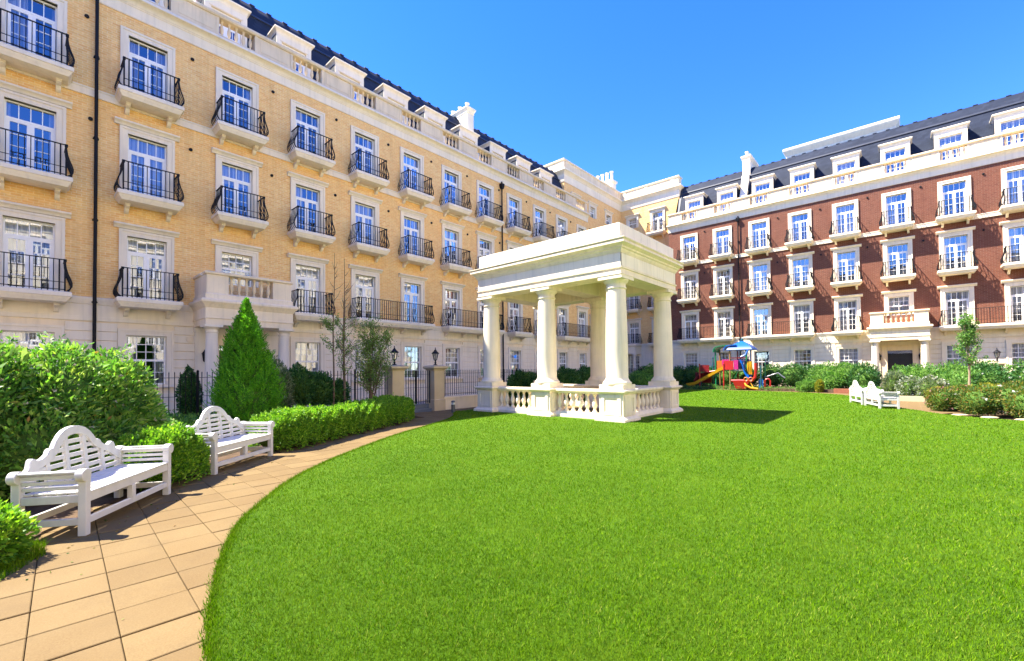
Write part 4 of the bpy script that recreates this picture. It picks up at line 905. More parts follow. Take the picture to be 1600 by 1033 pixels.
g.add([(34.4, y, z) for y, z in xs]+[(35.8, y, z) for y, z in xs], [(i, (i+1) % n_, n_+(i+1) % n_, n_+i) for i in range(n_)]+[tuple(range(n_)), tuple(range(n_, 2*n_))[::-1]]); pp('roof_canopy', g, 'green')
pp('finial', MB().lathe([(0.09, 3.39), (0.10, 3.5), (0.05, 3.56), (0.01, 3.58)], 35.05, 8.87, 10), 'teal')
pp('deck', MB().box(34.45, 35.6, 8.45, 9.55, 1.22, 1.30), 'grey'); pp('deck', MB().box(34.55, 35.6, 9.56, 10.6, 1.22, 1.30), 'grey')
def chute(pts, w_, c, nm='slide', axis='v', uc=34.7):
    m = MB(); prof = [(-w_/2, 0.20), (-w_/2+0.04, 0.20), (-w_/2+0.06, 0.03), (w_/2-0.06, 0.03), (w_/2-0.04, 0.20), (w_/2, 0.20), (w_/2-0.02, -0.03), (-w_/2+0.02, -0.03)]; k = len(prof); vs = []
    for v, z in pts: vs += [(uc+a, v, z+b) for a, b in prof]
    m.add(vs, [(i*k+j, i*k+(j+1) % k, (i+1)*k+(j+1) % k, (i+1)*k+j) for i in range(len(pts)-1) for j in range(k)]+[tuple(range(k))[::-1], tuple((len(pts)-1)*k+j for j in range(k))]); return pp(nm, m, c)
chute([(9.80, 1.32), (10.05, 1.32), (10.25, 1.25), (11.0, 0.80), (11.7, 0.40), (12.1, 0.19), (12.55, 0.08), (12.7, 0.07)], 0.56, 'yellow')
pp('slide_support', MB().bar((34.4, 11.6, -0.1), (34.4, 11.6, 0.45), 0.05), 'teal')
pp('panel', MB().box(34.47, 34.53, 11.02, 11.70, 1.15, 1.66), 'darkred'); pp('panel', MB().box(35.2, 35.26, 11.1, 12.3, 0.3, 1.1), 'darkred')
m = MB(); m.tube([(35.0, 12.35, -0.05), (35.0, 12.25, 0.5), (35.0, 11.9, 0.95), (35.0, 11.3, 1.1), (35.0, 10.7, 1.2)], 0.10, 10); pp('tunnel_rail', m, 'darkred')
pp('panel', MB().box(34.60, 34.65, 9.98, 10.56, 1.33, 1.98), 'orange'); pp('panel', MB().box(34.52, 34.57, 9.56, 10.12, 1.62, 2.05), 'pink')
m = MB(); m.prism([(34.40, 1.30), (34.46, 1.30), (34.46, 1.95), (34.40, 1.95)], 9.32, 9.96); pp('slide_entry', m, 'red')
for v in (9.26, 9.02, 8.80, 8.62): pp('panel', MB().box(35.55, 35.60, v-0.09, v+0.09, 1.32, 2.08), 'purple')
pp('panel', MB().box(34.42, 34.47, 9.0, 9.30, 1.32, 2.0), 'pink'); pp('crossbar', MB().bar((34.45, 9.5, 2.15), (34.45, 8.47, 2.15), 0.06), 'darkred'); pp('crossbar', MB().bar((34.45, 9.5, 1.95), (34.45, 8.47, 1.95), 0.04), 'purple')
chute([(8.80, 1.86), (8.72, 1.75), (8.64, 1.45), (8.56, 1.1), (8.40, 0.82), (8.25, 0.72)], 0.42, 'blue', uc=34.35)
m = MB(); m.tube([(34.2, 8.75, 2.2), (34.25, 8.45, 2.35), (34.3, 8.3, 2.7)], 0.07, 8); pp('tube_slide_top', m, 'blue')
m = MB()
for a_ in (8.36, 8.25, 8.14): m.tube([(34.4, a_, 1.88), (34.35, a_-0.02, 1.5), (34.4, a_+0.0, 1.2), (34.42, a_-0.04, 0.95)], 0.055, 8)
m.box(34.38, 34.42, 8.1, 8.4, 1.0, 1.8); pp('climbing_wave', m, 'yellow')
m = MB(); m.tube([(34.2, 9.40, 0.50), (34.2, 8.9, 0.52), (34.2, 8.3, 0.50), (34.2, 8.02, 0.55), (34.2, 7.86, 0.78), (34.2, 7.80, 1.2), (34.2, 7.80, 1.75)], 0.10, 10); pp('boat_bow', m, 'red')
m = MB(); m.add([(34.0, 9.25, 0.45), (35.0, 9.25, 0.45), (35.0, 8.2, 0.45), (34.0, 8.2, 0.45), (34.1, 9.1, -0.05), (34.9, 9.1, -0.05), (34.9, 8.45, -0.05), (34.1, 8.45, -0.05)], [(0, 1, 2, 3), (7, 6, 5, 4), (0, 4, 5, 1), (1, 5, 6, 2), (2, 6, 7, 3), (3, 7, 4, 0)]); pp('boat_hull', m, 'red')
for v in (8.42, 8.12):
    m = MB(); m.tube([(34.1, v+0.13*math.cos(k*math.pi/8), 0.62+0.13*math.sin(k*math.pi/8)) for k in range(17)], 0.035, 8); pp('ring', m, 'orange')
m = MB(); m.tube([(34.1, 8.5, 0.40), (34.0, 8.4, 0.18), (34.0, 8.1, 0.02), (34.0, 7.65, -0.04)], 0.075, 10); m.tube([(34.2, 8.2, 0.45), (34.1, 8.0, 0.1), (34.0, 7.9, -0.05)], 0.04, 8); pp('spring_tube', m, 'yellow')
pp('panel', MB().box(34.3, 34.36, 7.40, 7.66, 0.0, 0.62), 'blue'); m = MB(); m.tube([(34.4, 7.30, -0.05), (34.4, 7.30, 0.5), (34.4, 7.24, 0.62), (34.4, 7.12, 0.66), (34.4, 7.02, 0.62), (34.4, 6.97, 0.5), (34.4, 6.97, -0.05)], 0.05, 8); pp('arch', m, 'red')
m = MB(); m.tube([(35.0, 7.45, 0.75), (35.0, 6.9, 0.95), (35.0, 6.6, 1.05), (35.0, 6.4, 0.85), (35.0, 6.2, 0.7)], 0.05, 8); pp('handrail', m, 'grey')
m = MB(); m.bar((34.4, 9.35, 0.5), (34.4, 9.0, 1.2), 0.03); m.bar((35.0, 7.75, 1.25), (35.0, 7.3, 0.7), 0.03); pp('rope', m, 'green')

# ================================================================== planting
def sample_ells(ells, n, depth=0.16, lump=0.12, zmin=0.03):
    """points on a lumpy union of ellipsoids, with outward directions"""
    E = np.array(ells, float); wgt = (E[:, 3]*E[:, 4]+E[:, 4]*E[:, 5]+E[:, 3]*E[:, 5]); idx = rng.choice(len(E), size=int(n*1.7), p=wgt/wgt.sum())
    d = unit(rng.normal(size=(len(idx), 3))); e = E[idx]
    lob = 1+lump*np.sin(d[:, 0]*5+idx*1.7)*np.sin(d[:, 1]*6+idx)+lump*0.7*np.sin(d[:, 2]*9+d[:, 0]*7+idx*2.3)
    rad = lob*(1-np.abs(rng.normal(0, depth, len(idx))))
    p = e[:, :3]+d*e[:, 3:]*rad[:, None]; nrm = unit(d/e[:, 3:])
    ok = p[:, 2] > zmin
    for k in range(len(E)):
        q = ((p-E[k, :3])/E[k, 3:]); ok &= ~((np.linalg.norm(q, axis=1) < 0.72) & (idx != k))
    p, nrm = p[ok][:n], nrm[ok][:n]; return p, nrm
def ell_mesh(ells, sc=0.8, nu=12, nv=8):
    m = MB()
    for cx, cy, cz, rx, ry, rz in ells:
        vs = [(cx+rx*sc*math.sin(math.pi*j/nv)*math.cos(2*math.pi*i/nu), cy+ry*sc*math.sin(math.pi*j/nv)*math.sin(2*math.pi*i/nu), max(-0.02, cz+rz*sc*math.cos(math.pi*j/nv))) for j in range(1, nv) for i in range(nu)]
        o = len(m.v); vs += [(cx, cy, cz+rz*sc), (cx, cy, max(-0.02, cz-rz*sc))]; t_ = len(vs)-2
        fs = [(j*nu+i, j*nu+(i+1) % nu, (j+1)*nu+(i+1) % nu, (j+1)*nu+i) for j in range(nv-2) for i in range(nu)]+[(t_, (i+1) % nu, i) for i in range(nu)]+[(t_+1, (nv-2)*nu+i, (nv-2)*nu+(i+1) % nu) for i in range(nu)]
        m.add(vs, fs)
    return m
def part_leaves(name, V, mat, parent):
    me = fastmesh(name, V, 4); me.materials.append(M[mat]); o = bpy.data.objects.new(name, me); COL.objects.link(o); o.parent = parent; return o
def plant(name, label, cat, ells, n, size, mat, aspect=0.5, upw=0.35, jit=0.8, depth=0.16, lump=0.12, flowers=None, group=None, core=0.78, shoots=0):
    T = thing(name, label, cat, (0, 0, 0), 0, group)
    p, nr = sample_ells(ells, n, depth, lump); d = nr+rng.normal(0, jit, p.shape)*0.6+np.array([0, 0, upw])
    V = leafverts(p, d, size, aspect)
    if shoots:
        E = np.array(ells); tops = []
        for _ in range(shoots):
            e = E[rng.integers(len(E))]; a = rng.uniform(0, 2*np.pi); r_ = rng.uniform(0, 0.75); b = e[:3]+np.array([math.cos(a)*r_*e[3], math.sin(a)*r_*e[4], e[5]*math.sqrt(1-r_*r_)*0.95])
            hh = rng.uniform(0.08, 0.32); lean = rng.normal(0, 0.12, 2); k = int(hh/0.018)
            t_ = np.linspace(0, 1, k)[:, None]; q = b+np.hstack([lean*t_*0.8, hh*t_]); tops.append((q, np.hstack([rng.normal(0, 1, (k, 2)), rng.uniform(0.1, 0.9, (k, 1))])))
        q = np.vstack([x[0] for x in tops]); dd = np.vstack([x[1] for x in tops]); V = np.vstack([V, leafverts(q, dd, size*0.75, aspect)])
    part_leaves('foliage', V, mat, T)
    if name == 'flowering_shrub':
        p, nr = sample_ells(ells, 2600, 0.08, lump); part_leaves('large_leaves', leafverts(p, nr+rng.normal(0, 0.6, p.shape), 0.15, 0.32), 'lf_pale2', T)
        p, nr = sample_ells(ells, 1500, 0.10, lump); part_leaves('old_leaves', leafverts(p, nr+rng.normal(0, 0.8, p.shape), 0.08, 0.4), 'lf_rose', T)
    if core: obj('foliage_core', ell_mesh(ells, core), 'core', T)  # solid dark core added inside the leaves to block see-through
    if flowers:
        fm, fn, fs = flowers; p, nr = sample_ells(ells, fn, 0.05, lump, 0.12)
        k = 7; P_ = np.repeat(p+nr*0.03, k, 0)+rng.normal(0, fs*0.25, (len(p)*k, 3)); D_ = np.repeat(nr, k, 0)+rng.normal(0, 0.7, (len(p)*k, 3)); part_leaves('blossom', leafverts(P_, D_, fs, 0.8), fm, T)
    return T
# clipped hedges
def hedge_pts(poly, hw, H, n, depth=0.05):
    poly = np.array(poly, float); seg = np.linalg.norm(np.diff(poly, axis=0), axis=1); cum = np.concatenate([[0], np.cumsum(seg)]); Ltot = cum[-1]
    s = rng.uniform(-hw*0.9, Ltot+hw*0.9, n); sc = np.clip(s, 0, Ltot); x = np.interp(sc, cum, poly[:, 0]); y = np.interp(sc, cum, poly[:, 1])
    i = np.clip(np.searchsorted(cum, sc)-1, 0, len(seg)-1); t = (poly[i+1]-poly[i])/seg[i][:, None]; nrm = np.stack([-t[:, 1], t[:, 0]], 1)
    a = rng.uniform(0, np.pi, n); ca, sa = np.cos(a), np.sin(a); e = 0.55
    lx = np.sign(ca)*np.abs(ca)**e; lz = np.abs(sa)**e
    end = np.clip(np.abs(s-sc)/(hw*0.95), 0, 0.999); shr = np.sqrt(1-end**2)
    lum = 1+0.03*np.sin(s*3.3+a*4)+0.045*np.sin(s*11.3+a*7+1)*np.sin(a*5+s*2)+0.04*np.sin(s*1.3+2)+0.035*np.sin(s*17+a*13)+0.05*rng.normal(0, 1, n)*(rng.random(n) < 0.12)
    r_ = lum*(1-np.abs(rng.normal(0, depth, n)))
    off = lx*hw*shr*r_; z = lz*H*(0.25+0.75*shr)*r_; base = np.stack([x, y], 1)+t*((s-sc))[:, None]
    p = np.column_stack([base+nrm*off[:, None], np.maximum(0.02, z)]); nn = unit(np.column_stack([nrm*lx[:, None]+t*(np.sign(s-sc)*end)[:, None], lz*0.9]))
    return p, nn
def hedge(name, label, poly, hw, H, n, size, mat, cat='hedge'):
    T = thing(name, label, cat); p, nn = hedge_pts(poly, hw, H, n, 0.085); d = nn+rng.normal(0, 0.7, p.shape)+np.array([0, 0, 0.3]); part_leaves('foliage', leafverts(p, d, size, 0.55), mat, T)
    cs = MB(); poly_ = np.array(poly, float); seg = np.linalg.norm(np.diff(poly_, axis=0), axis=1); cum = np.concatenate([[0], np.cumsum(seg)]); ells = []
    for s in np.arange(0, cum[-1]+0.01, hw*0.6): ells.append((np.interp(s, cum, poly_[:, 0]), np.interp(s, cum, poly_[:, 1]), H*0.42, hw, hw, H*0.58))
    obj('foliage_core', ell_mesh(ells, 0.80), 'core', T); return T  # dark filler blobs added so gaps between leaves stay closed
hedge('round_hedge', 'round clipped green bush between the two white benches on the left', [(1.22, 7.98), (1.45, 8.22)], 0.50, 0.74, 17000, 0.045, 'lf_box', 'bush')
hedge('low_hedge', 'long low clipped hedge curving along the paved path to the gate', [(3.62, 9.78), (4.1, 10.08), (5.4, 10.75), (6.6, 11.4), (7.75, 12.05), (8.1, 12.3)], 0.56, 0.74, 62000, 0.050, 'lf_box')
plant('small_shrub', 'small leafy shrub at the left picture edge beside the nearest bench', 'shrub', [(-0.30, 5.85, 0.20, 0.36, 0.36, 0.36), (-0.55, 6.15, 0.2, 0.35, 0.35, 0.36)], 7000, 0.05, 'lf_box', 0.5)
plant('flowering_shrub', 'tall green shrub with pale blossoms behind the nearest bench', 'shrub', [(-1.25, 8.9, 0.95, 0.9, 0.9, 1.0), (-0.45, 8.8, 0.95, 0.75, 0.85, 1.02), (0.3, 9.0, 0.92, 0.7, 0.8, 1.02), (0.95, 9.35, 0.85, 0.62, 0.7, 0.98), (-0.7, 8.2, 0.5, 0.7, 0.5, 0.62), (0.15, 8.35, 0.5, 0.6, 0.5, 0.65), (0.8, 8.8, 0.5, 0.5, 0.5, 0.6)], 27000, 0.095, 'lf_shrub', 0.36, 0.5, 0.9, 0.15, 0.14, ('petal', 330, 0.032), shoots=170)
plant('leafy_shrub', 'low leafy shrub with pale flowers between the tall shrub and the second bench', 'shrub', [(1.75, 10.3, 0.3, 0.5, 0.5, 0.42), (2.1, 11.3, 0.3, 0.6, 0.6, 0.42)], 7000, 0.06, 'lf_mid', 0.45, 0.5, flowers=('petal', 60, 0.03))
plant('dark_shrub', 'dark narrow clipped shrub just behind the railing left of the cypress', 'shrub', [(3.1, 14.75, 0.85, 0.24, 0.24, 0.85)], 5000, 0.06, 'lf_dark', 0.5, 0.4, depth=0.06)
plant('border_shrub', 'mid green shrub below the railing just left of the cypress', 'shrub', [(2.7, 12.5, 0.25, 0.5, 0.5, 0.32), (1.9, 13.0, 0.3, 0.6, 0.45, 0.42), (0.8, 13.0, 0.35, 0.7, 0.45, 0.5)], 6000, 0.075, 'lf_mid', 0.4, 0.7, lump=0.25, depth=0.25)
plant('laurel_shrub', 'dark glossy laurel against the railing between the portico and the bare saplings', 'shrub', [(5.5, 13.45, 1.15, 0.48, 0.40, 0.62), (6.15, 13.5, 1.0, 0.40, 0.36, 0.55), (6.75, 13.5, 0.85, 0.32, 0.30, 0.45)], 7500, 0.09, 'lf_dark', 0.42, 0.4)
plant('silver_shrub', 'grey green upright shrub tucked behind the right side of the cypress', 'shrub', [(4.85, 13.3, 0.95, 0.38, 0.35, 0.95)], 4500, 0.10, 'lf_pale', 0.22, 0.9)
for i, (u, v, hh, lab) in enumerate(((15.6, 13.45, 1.45, 'dark shrub seen between the left and middle pavilion columns'), (19.0, 13.4, 1.6, 'dark bush seen between the middle and near pavilion columns, left one'), (21.2, 13.5, 1.65, 'dark bush seen between the middle and near pavilion columns, right one'))):
    plant('pavilion_shrub', lab, 'shrub', [(u, v, hh*0.5, 0.75, 0.5, hh*0.52), (u+0.8, v+0.05, hh*0.48, 0.7, 0.45, hh*0.5)], 6500, 0.11, 'lf_dark', 0.45, 0.4)
plant('rounded_shrub', 'rounded olive green bush beyond the pavilion near its right column', 'shrub', [(27.5, 13.3, 0.6, 0.9, 0.8, 0.75), (30, 13.4, 0.85, 1.0, 0.8, 1.0)], 6000, 0.12, 'lf_mid', 0.45, 0.4)
plant('corner_shrub', 'dark shrubs in the far corner where the two wings meet', 'shrub', [(36.2, 16.2, 0.8, 0.9, 0.9, 0.9), (37.5, 17.5, 0.8, 0.9, 0.9, 0.95), (35.2, 15.2, 0.8, 0.8, 0.8, 0.8)], 6000, 0.13, 'lf_dark', 0.45, 0.4)
# cypress
def cypress(loc, H, Rm_, nsp, label):
    T = thing('cypress_tree', label, 'tree', (0, 0, 0)); cx, cy = loc
    t = rng.uniform(0.0, 1, nsp)**0.85; z = 0.12+t*(H-0.20); prof = Rm_*np.interp(t, [0, 0.1, 0.25, 0.5, 0.75, 0.9, 1], [0.80, 0.97, 1.0, 0.72, 0.36, 0.13, 0.0])
    a = rng.uniform(0, 2*np.pi, nsp); lum = 1+0.10*np.sin(a*3+z*2.1)+0.10*np.sin(a*6-z*7+1)+0.08*np.sin(a*9+z*11); r_ = prof*lum*rng.uniform(0.66, 1.06, nsp)
    base = np.stack([cx+r_*np.cos(a), cy+r_*np.sin(a), z], 1); out = np.stack([np.cos(a), np.sin(a), np.zeros(nsp)], 1); ax = unit(out*rng.uniform(0.3, 1.0, (nsp, 1))*np.interp(t, [0, 0.75, 1], [1, 0.8, 0.15])[:, None]+np.array([0, 0, 1])+rng.normal(0, 0.16, (nsp, 3)))
    k = 22; sl_ = rng.uniform(0.12, 0.30, nsp)*np.interp(t, [0, 0.7, 0.9, 1], [1, 0.8, 0.55, 0.45]); tt = np.tile(np.linspace(0, 1, k), nsp)[:, None]
    B = np.repeat(base, k, 0)+np.repeat(ax*sl_[:, None], k, 0)*tt; side = unit(np.cross(ax, out+rng.normal(0, 0.25, out.shape))); sg = np.tile(np.where(np.arange(k) % 2, 1.0, -1.0), nsp)[:, None]
    D = np.repeat(ax, k, 0)*0.9+np.repeat(side, k, 0)*sg*(1.1-0.6*tt)+rng.normal(0, 0.22, B.shape); part_leaves('foliage', leafverts(B, D, 0.046, 0.36, 0.05), 'lf_thuja', T)
    c = MB(); c.lathe([(Rm_*0.55, 0.1), (Rm_*0.78, 0.4), (Rm_*0.78, 0.9), (Rm_*0.5, 1.8), (Rm_*0.25, 2.7), (0.02, H-0.3)], cx, cy, 14); obj('cypress_core', c, 'core', T)  # solid dark cone added behind the sprays, no real branches
    tr = MB(); tr.lathe([(0.10, -0.05), (0.07, 0.3), (0.02, H-0.4)], cx, cy, 8); obj('trunk', tr, 'bark', T); return T
cypress((3.78, 12.35), 3.42, 0.70, 4200, 'bright green conical cypress behind the second bench')
# saplings
def branchy(T, base, H, nb, spread, r0, leaf_n, leaf_s, zleaf, mat='lf_sap', bark='bark', lean=(0, 0), z0=0.0, crown=0.35, forks=1):
    tr = MB(); br = MB(); tips = []; bx_, by_ = base
    for q in range(forks):
        off = (random.uniform(-1, 1)*spread*0.55*(q > 0), random.uniform(-1, 1)*spread*0.35*(q > 0)); hq = H*(1 if q == 0 else random.uniform(0.78, 0.97))
        pts = [(bx_+lean[0]*t+off[0]*t**1.3+0.03*math.sin(t*9+q), by_+lean[1]*t+off[1]*t**1.3+0.03*math.cos(t*7+q), z0+hq*t) for t in np.linspace(0, 1, 10)]
        tr.tube(pts, [r0*(1-0.85*t) for t in np.linspace(0, 1, 10)], 8)
        for i in range(nb):
            t = random.uniform(crown, 0.98); k = min(8, int(t*9)); p = Vector(pts[k]).lerp(Vector(pts[k+1]), t*9-k); a = random.uniform(0, 6.28); ln = spread*(1.15-0.7*t)*random.uniform(0.55, 1.1)
            d = Vector((math.cos(a), math.sin(a), random.uniform(0.5, 1.5))).normalized(); q1 = p+d*ln*0.5; q2 = q1+(d+Vector((0, 0, 0.5))).normalized()*ln*0.5
            br.tube([p, q1, q2], [r0*0.32*(1-0.6*t)+0.003, r0*0.2*(1-0.6*t)+0.002, 0.0015], 5)
            for s in np.linspace(0.25, 1, 7): tips.append(p.lerp(q1, s*2) if s < 0.5 else q1.lerp(q2, s*2-1))
    obj('trunk', tr, bark, T); obj('branches', br, bark, T, kind='stuff')
    tips = np.array([tuple(x) for x in tips]); tips = tips[(tips[:, 2] > zleaf[0]) & (tips[:, 2] < zleaf[1])]
    if len(tips) and leaf_n:
        P_ = tips[rng.integers(len(tips), size=leaf_n)]+rng.normal(0, 0.05, (leaf_n, 3)); part_leaves('crown', leafverts(P_, rng.normal(0, 1, P_.shape)+np.array([0, 0, -0.1]), leaf_s, 0.42), mat, T)
T = thing('bare_sapling', 'left of two slender bare saplings in front of the railing', 'tree', group='slender saplings'); branchy(T, (6.45, 13.25), 5.3, 18, 0.6, 0.034, 600, 0.065, (1.4, 3.4), lean=(0.06, 0), crown=0.32)
T = thing('bare_sapling', 'right of two slender bare saplings, twisting trunk, in front of the railing', 'tree', group='slender saplings'); branchy(T, (6.78, 13.2), 5.2, 22, 0.8, 0.040, 900, 0.065, (1.3, 3.3), lean=(0.08, 0.1), crown=0.30, forks=2)
T = thing('leafy_sapling', 'leafy multi-stemmed sapling beside the left gate pier', 'tree'); branchy(T, (7.86, 13.45), 3.2, 30, 1.15, 0.030, 6500, 0.066, (0.9, 3.5), crown=0.28, forks=6)
T = thing('young_tree', 'young thin tree with light crown in the right-hand border', 'tree'); branchy(T, (28.4, -2.1), 3.65, 34, 0.85, 0.045, 3000, 0.10, (1.5, 4.2), mat='lf_mid', bark='bark_p', z0=0.1, crown=0.40, forks=2)
# right-hand border
RS = [
 ('dark_hedge', 'dark hedge behind the playground left of the yellow slide', [(36.7, 14.2, 0.85, 0.8, 0.9, 0.85), (36.8, 13.0, 0.9, 0.7, 0.9, 0.85), (36.8, 11.8, 0.85, 0.7, 0.8, 0.8)], 'lf_dark', 0.13, 5500, None),
 ('dark_hedge', 'dark hedge directly behind the playground tower', [(37.0, 10.4, 0.8, 0.6, 0.9, 0.8), (37.0, 9.0, 0.8, 0.6, 0.9, 0.75)], 'lf_dark', 0.13, 3800, None),
 ('dark_hedge', 'dark hedge right of the playground below two ground floor windows', [(36.8, 7.3, 0.9, 0.7, 0.9, 0.85), (36.7, 6.0, 0.9, 0.7, 0.9, 0.9), (36.6, 4.8, 0.85, 0.7, 0.8, 0.85)], 'lf_dark', 0.13, 6000, None),
 ('round_shrub', 'big light green shrub left of the red building entrance', [(35.6, 3.9, 0.85, 0.9, 0.95, 0.95), (35.2, 2.9, 0.95, 0.9, 0.9, 0.85), (34.5, 3.5, 0.6, 0.6, 0.7, 0.6)], 'lf_mid', 0.13, 6500, None),
 ('laurel_bush', 'dark bush just left of the red building entrance', [(34.2, 1.9, 0.85, 0.8, 0.75, 0.9), (33.2, 1.7, 0.7, 0.6, 0.5, 0.7)], 'lf_dark', 0.12, 4500, None),
 ('silver_shrub', 'pale silver flowered shrub beside the path right of the white benches', [(28.2, -0.15, 0.45, 0.55, 0.5, 0.6), (27.8, -0.85, 0.45, 0.6, 0.55, 0.65)], 'lf_pale', 0.10, 5000, ('petal_w', 160, 0.06)),
 ('feathery_shrub', 'tufted grey green grass-like shrub left of the silver shrub', [(29.3, 0.45, 0.5, 0.5, 0.45, 0.75)], 'lf_pale', 0.16, 3000, None),
 ('spreading_conifer', 'broad spreading green conifer in front of the red building entrance', [(31.2, -0.6, 0.8, 1.1, 0.9, 0.85), (31.0, -1.9, 0.75, 1.1, 0.9, 0.8), (29.6, -1.6, 0.55, 0.9, 0.7, 0.65), (32.2, 0.2, 0.85, 0.7, 0.6, 0.75)], 'lf_mid', 0.11, 9000, None),
 ('dark_border_shrub', 'dark shrub behind the young tree in the right border', [(32.2, -3.0, 0.85, 0.8, 0.7, 0.8), (30.5, -3.0, 0.7, 0.7, 0.6, 0.7)], 'lf_dark', 0.12, 5000, ('petal_w', 30, 0.05)),
 ('pale_border_shrub', 'variegated shrub right of the tan pier at the right picture edge', [(31.5, -4.5, 0.9, 0.8, 0.7, 0.85), (31.0, -5.6, 0.9, 0.8, 0.8, 0.85), (30.5, -6.8, 0.9, 0.9, 0.9, 0.9)], 'lf_dark', 0.12, 6500, ('petal_w', 110, 0.05)),
 ('back_hedge', 'green hedge against the red building at the right picture edge', [(35.5, -2.0, 0.85, 0.6, 0.9, 0.95), (35.5, -3.4, 0.85, 0.6, 0.9, 0.95), (35.5, -4.8, 0.85, 0.6, 0.9, 0.95), (35.5, -6.2, 0.85, 0.6, 0.9, 0.95)], 'lf_mid', 0.13, 7000, None),
 ('golden_conifer', 'small upright golden conifer between playground and benches', [(33.3, 4.05, 0.35, 0.22, 0.22, 0.42)], 'lf_gold', 0.07, 1500, None),
 ('low_conifer', 'low green mound beside the golden conifer', [(33.9, 4.75, 0.3, 0.7, 0.6, 0.45)], 'lf_mid', 0.09, 2600, None),
 ('low_mound', 'low spreading plant by the path left of the white benches', [(31.5, 1.75, 0.15, 0.7, 0.6, 0.32), (30.6, 1.2, 0.15, 0.6, 0.5, 0.3)], 'lf_mid', 0.09, 3000, None),
 ('golden_shrub', 'golden yellow low shrub at the near corner of the rose bed', [(23.4, -1.05, 0.5, 0.75, 0.5, 0.28), (24.6, -1.7, 0.5, 0.8, 0.6, 0.3), (25.6, -2.6, 0.5, 0.8, 0.7, 0.35)], 'lf_gold', 0.075, 4200, None),
 ('rose_bush', 'rose bush with pink blooms at the left end of the flower bed', [(21.9, -0.95, 0.36, 0.5, 0.42, 0.42), (22.5, -1.5, 0.40, 0.5, 0.5, 0.45)], 'lf_rose', 0.075, 4600, ('petal_p', 40, 0.05)),
 ('rose_bush', 'large green rose bush in the middle of the flower bed', [(20.7, -1.75, 0.42, 0.6, 0.52, 0.48), (21.4, -2.5, 0.45, 0.7, 0.6, 0.5), (22.6, -2.9, 0.5, 0.8, 0.6, 0.5)], 'lf_rose', 0.08, 7000, ('petal_w', 12, 0.075)),
 ('rose_bush', 'rose bush with white blooms at the right end of the flower bed', [(19.9, -2.75, 0.42, 0.55, 0.55, 0.48), (20.3, -3.7, 0.45, 0.7, 0.7, 0.52), (21.8, -4.2, 0.5, 0.8, 0.7, 0.55), (19.7, -4.6, 0.42, 0.6, 0.7, 0.5)], 'lf_rose', 0.08, 8000, ('petal_w', 16, 0.075)),
]
for nm, lab, ells, mat, sz, n_, fl in RS:
    asp = 0.2 if nm == 'feathery_shrub' else 0.45
    plant(nm, lab, 'hedge' if 'hedge' in nm else 'shrub', ells, n_, sz, mat, asp, 1.2 if nm == 'feathery_shrub' else 0.4, flowers=fl)
gc = thing('ground_cover', 'low weedy ground cover in front of the playground', 'plants'); gc['kind'] = 'stuff'
p, nr = sample_ells([(34.35-0.1*abs(i-8)*0.3, 13.2-0.62*i, 0.12, 0.35, 0.4, rng.uniform(0.10, 0.26)) for i in range(17)], 5500, 0.3, 0.2); V = leafverts(p, nr+rng.normal(0, 0.7, p.shape), 0.075, 0.4)
gm = fastmesh('ground_cover', V, 4); gm.materials.append(M['lf_mid']); COL.objects.unlink(gc); bpy.data.objects.remove(gc)
gc = bpy.data.objects.new('ground_cover', gm); COL.objects.link(gc); gc['kind'] = 'stuff'; tag(gc, 'low weedy ground cover in front of the playground', 'plants')
m = MB(); m.box(32.9, 33.15, 1.9, 3.3, -0.05, 0.26); tag(obj('brick_edging', m, 'brickedge'), 'low red brick edging left of the white benches', 'edging')
m = MB(); m.box(26.9, 27.1, -2.2, 0.3, -0.05, 0.22); tag(obj('stone_edging', m, 'pier'), 'low tan stone kerb along the path below the silver shrub', 'edging')
m = MB(); m.ring(-0.10, 0.10, -0.16, 0.16, [(0, -0.03), (0.02, 0.02), (-0.02, 0.045)]); em = m.mesh('edging_stone'); em.materials.append(M['pier'])
for (x, y), lab in zip(((20.05, -1.25), (19.55, -1.85), (19.25, -2.5)), ('left', 'middle', 'right')): tag(obj('edging_stone', em, None, None, (x, y, 0), R(50)), lab+' of three pale edging stones along the front of the rose bed', 'stone', 'edging stones of the rose bed')
pier((33.5, -3.5, 0.1), 'tan stone pier standing in the hedge at the right picture edge', 0.36, 1.45); lantern((33.5, -3.5, 1.76), 'black lantern on the pier in the right-hand hedge')

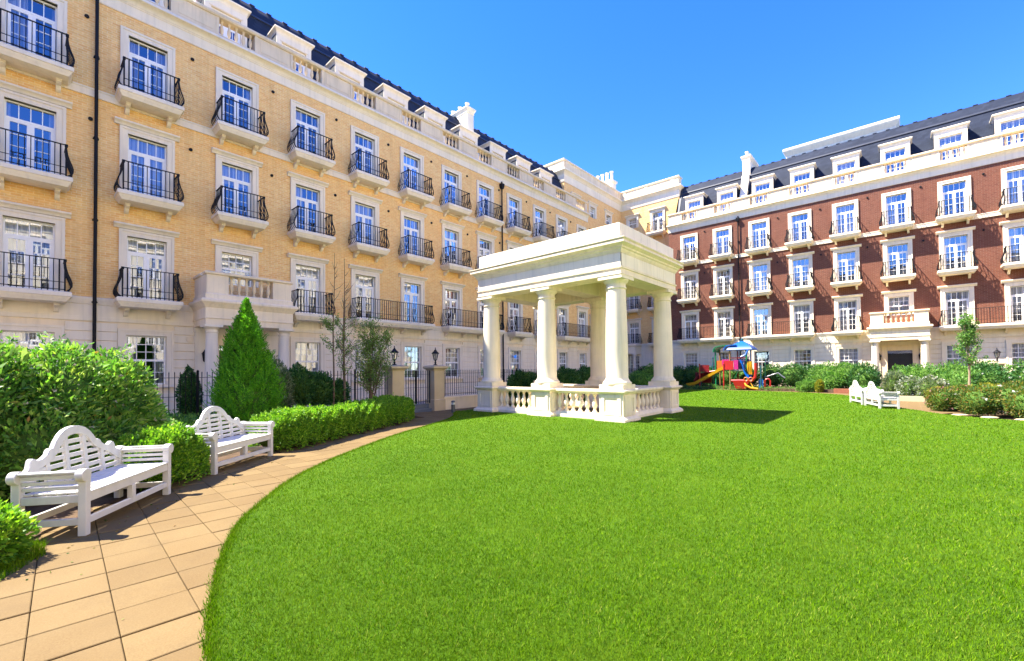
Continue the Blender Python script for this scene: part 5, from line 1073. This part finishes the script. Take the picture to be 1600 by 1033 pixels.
# ================================================================== grass
def grass(n, rmin, rmax):
    ang_ = YAW+rng.uniform(-R(53), R(53), n); rr = np.exp(rng.uniform(math.log(rmin), math.log(rmax), n)); P_ = np.stack([np.cos(ang_)*rr, np.sin(ang_)*rr], 1)
    ok = inside(LAWN, P_); gz = (P_[:, 0] > GU0-0.02) & (P_[:, 0] < GU1) & (P_[:, 1] > GV0-0.02) & (P_[:, 1] < GV1); ok &= ~gz
    return P_[ok], 0.0011*rr[ok]+0.0012, 0.030+0.0002*rr[ok]
def blades(P_, wid, hgt, z0=0.012):
    n = len(P_); a = rng.uniform(0, 2*np.pi, n); w_ = wid*rng.uniform(0.7, 1.3, n); h_ = hgt*rng.uniform(0.45, 1.3, n)
    d = np.stack([np.cos(a), np.sin(a), np.zeros(n)], 1)*w_[:, None]*0.5; b = np.column_stack([P_, np.full(n, z0)]); la = rng.uniform(0, 2*np.pi, n); ln = h_*np.abs(rng.normal(0.45, 0.35, n))
    tip = b+np.column_stack([np.cos(la)*ln, np.sin(la)*ln, h_]); return np.stack([b-d, b+d, tip], 1).reshape(-1, 3)
Vs = []
Vs.append(blades(*grass(820000, 2.1, 34)))
# ragged fringe along the lawn edge
E_ = LAWN[(LAWN[:, 1] > 1.5) & (LAWN[:, 0] < 11.5)]; seg = np.diff(E_, axis=0); sl_ = np.linalg.norm(seg, axis=1); ii = rng.choice(len(seg), 26000, p=sl_/sl_.sum()); tt = rng.uniform(0, 1, len(ii))[:, None]
Pe = E_[ii]+seg[ii]*tt+rng.normal(0, 0.022, (len(ii), 2)); Vs.append(blades(Pe, 0.006, 0.045, 0.0))
Pv = np.column_stack([rng.uniform(-0.75, 0.16, 9000), rng.uniform(5.0, 6.2, 9000)]); oo = OUT[(OUT[:, 1] > 4.6) & (OUT[:, 1] < 6.6)]
lim = np.interp(Pv[:, 1], oo[:, 1], oo[:, 0]); Pv = Pv[(Pv[:, 0] < lim+0.03) & (Pv[:, 0] > lim-0.35)]; Vs.append(blades(Pv, 0.006, 0.07, -0.01))
near_ = OUT[(OUT[:, 1] > 4.5) & (OUT[:, 1] < 12)]; q = near_[rng.integers(len(near_), size=90)]+np.abs(rng.normal(0, 0.35, (90, 1)))*np.array([0.7, -0.6])+rng.normal(0, 0.12, (90, 2))
q = np.column_stack([q, np.full(90, 0.006)]); dq = np.column_stack([rng.normal(0, 1, (90, 2)), rng.uniform(0.0, 0.15, 90)]); lm = fastmesh('fallen_leaves', leafverts(q, dq, 0.032, 0.5, 0.03), 4); lm.materials.append(M['lf_rose'])
lo = bpy.data.objects.new('fallen_leaves', lm); COL.objects.link(lo); lo['kind'] = 'stuff'; tag(lo, 'small fallen leaves scattered along the planted edge of the path', 'leaves')
gm = fastmesh('grass', np.vstack(Vs), 3); gm.materials.append(M['blade']); go = bpy.data.objects.new('grass', gm); COL.objects.link(go); go['kind'] = 'stuff'; tag(go, 'short bright green grass of the lawn', 'grass')
print('tris', sum(len(o.data.polygons) for o in bpy.data.objects if o.type == 'MESH' and o.data.users == 1), 'objects', len(bpy.data.objects), 'pavers', len(G2))
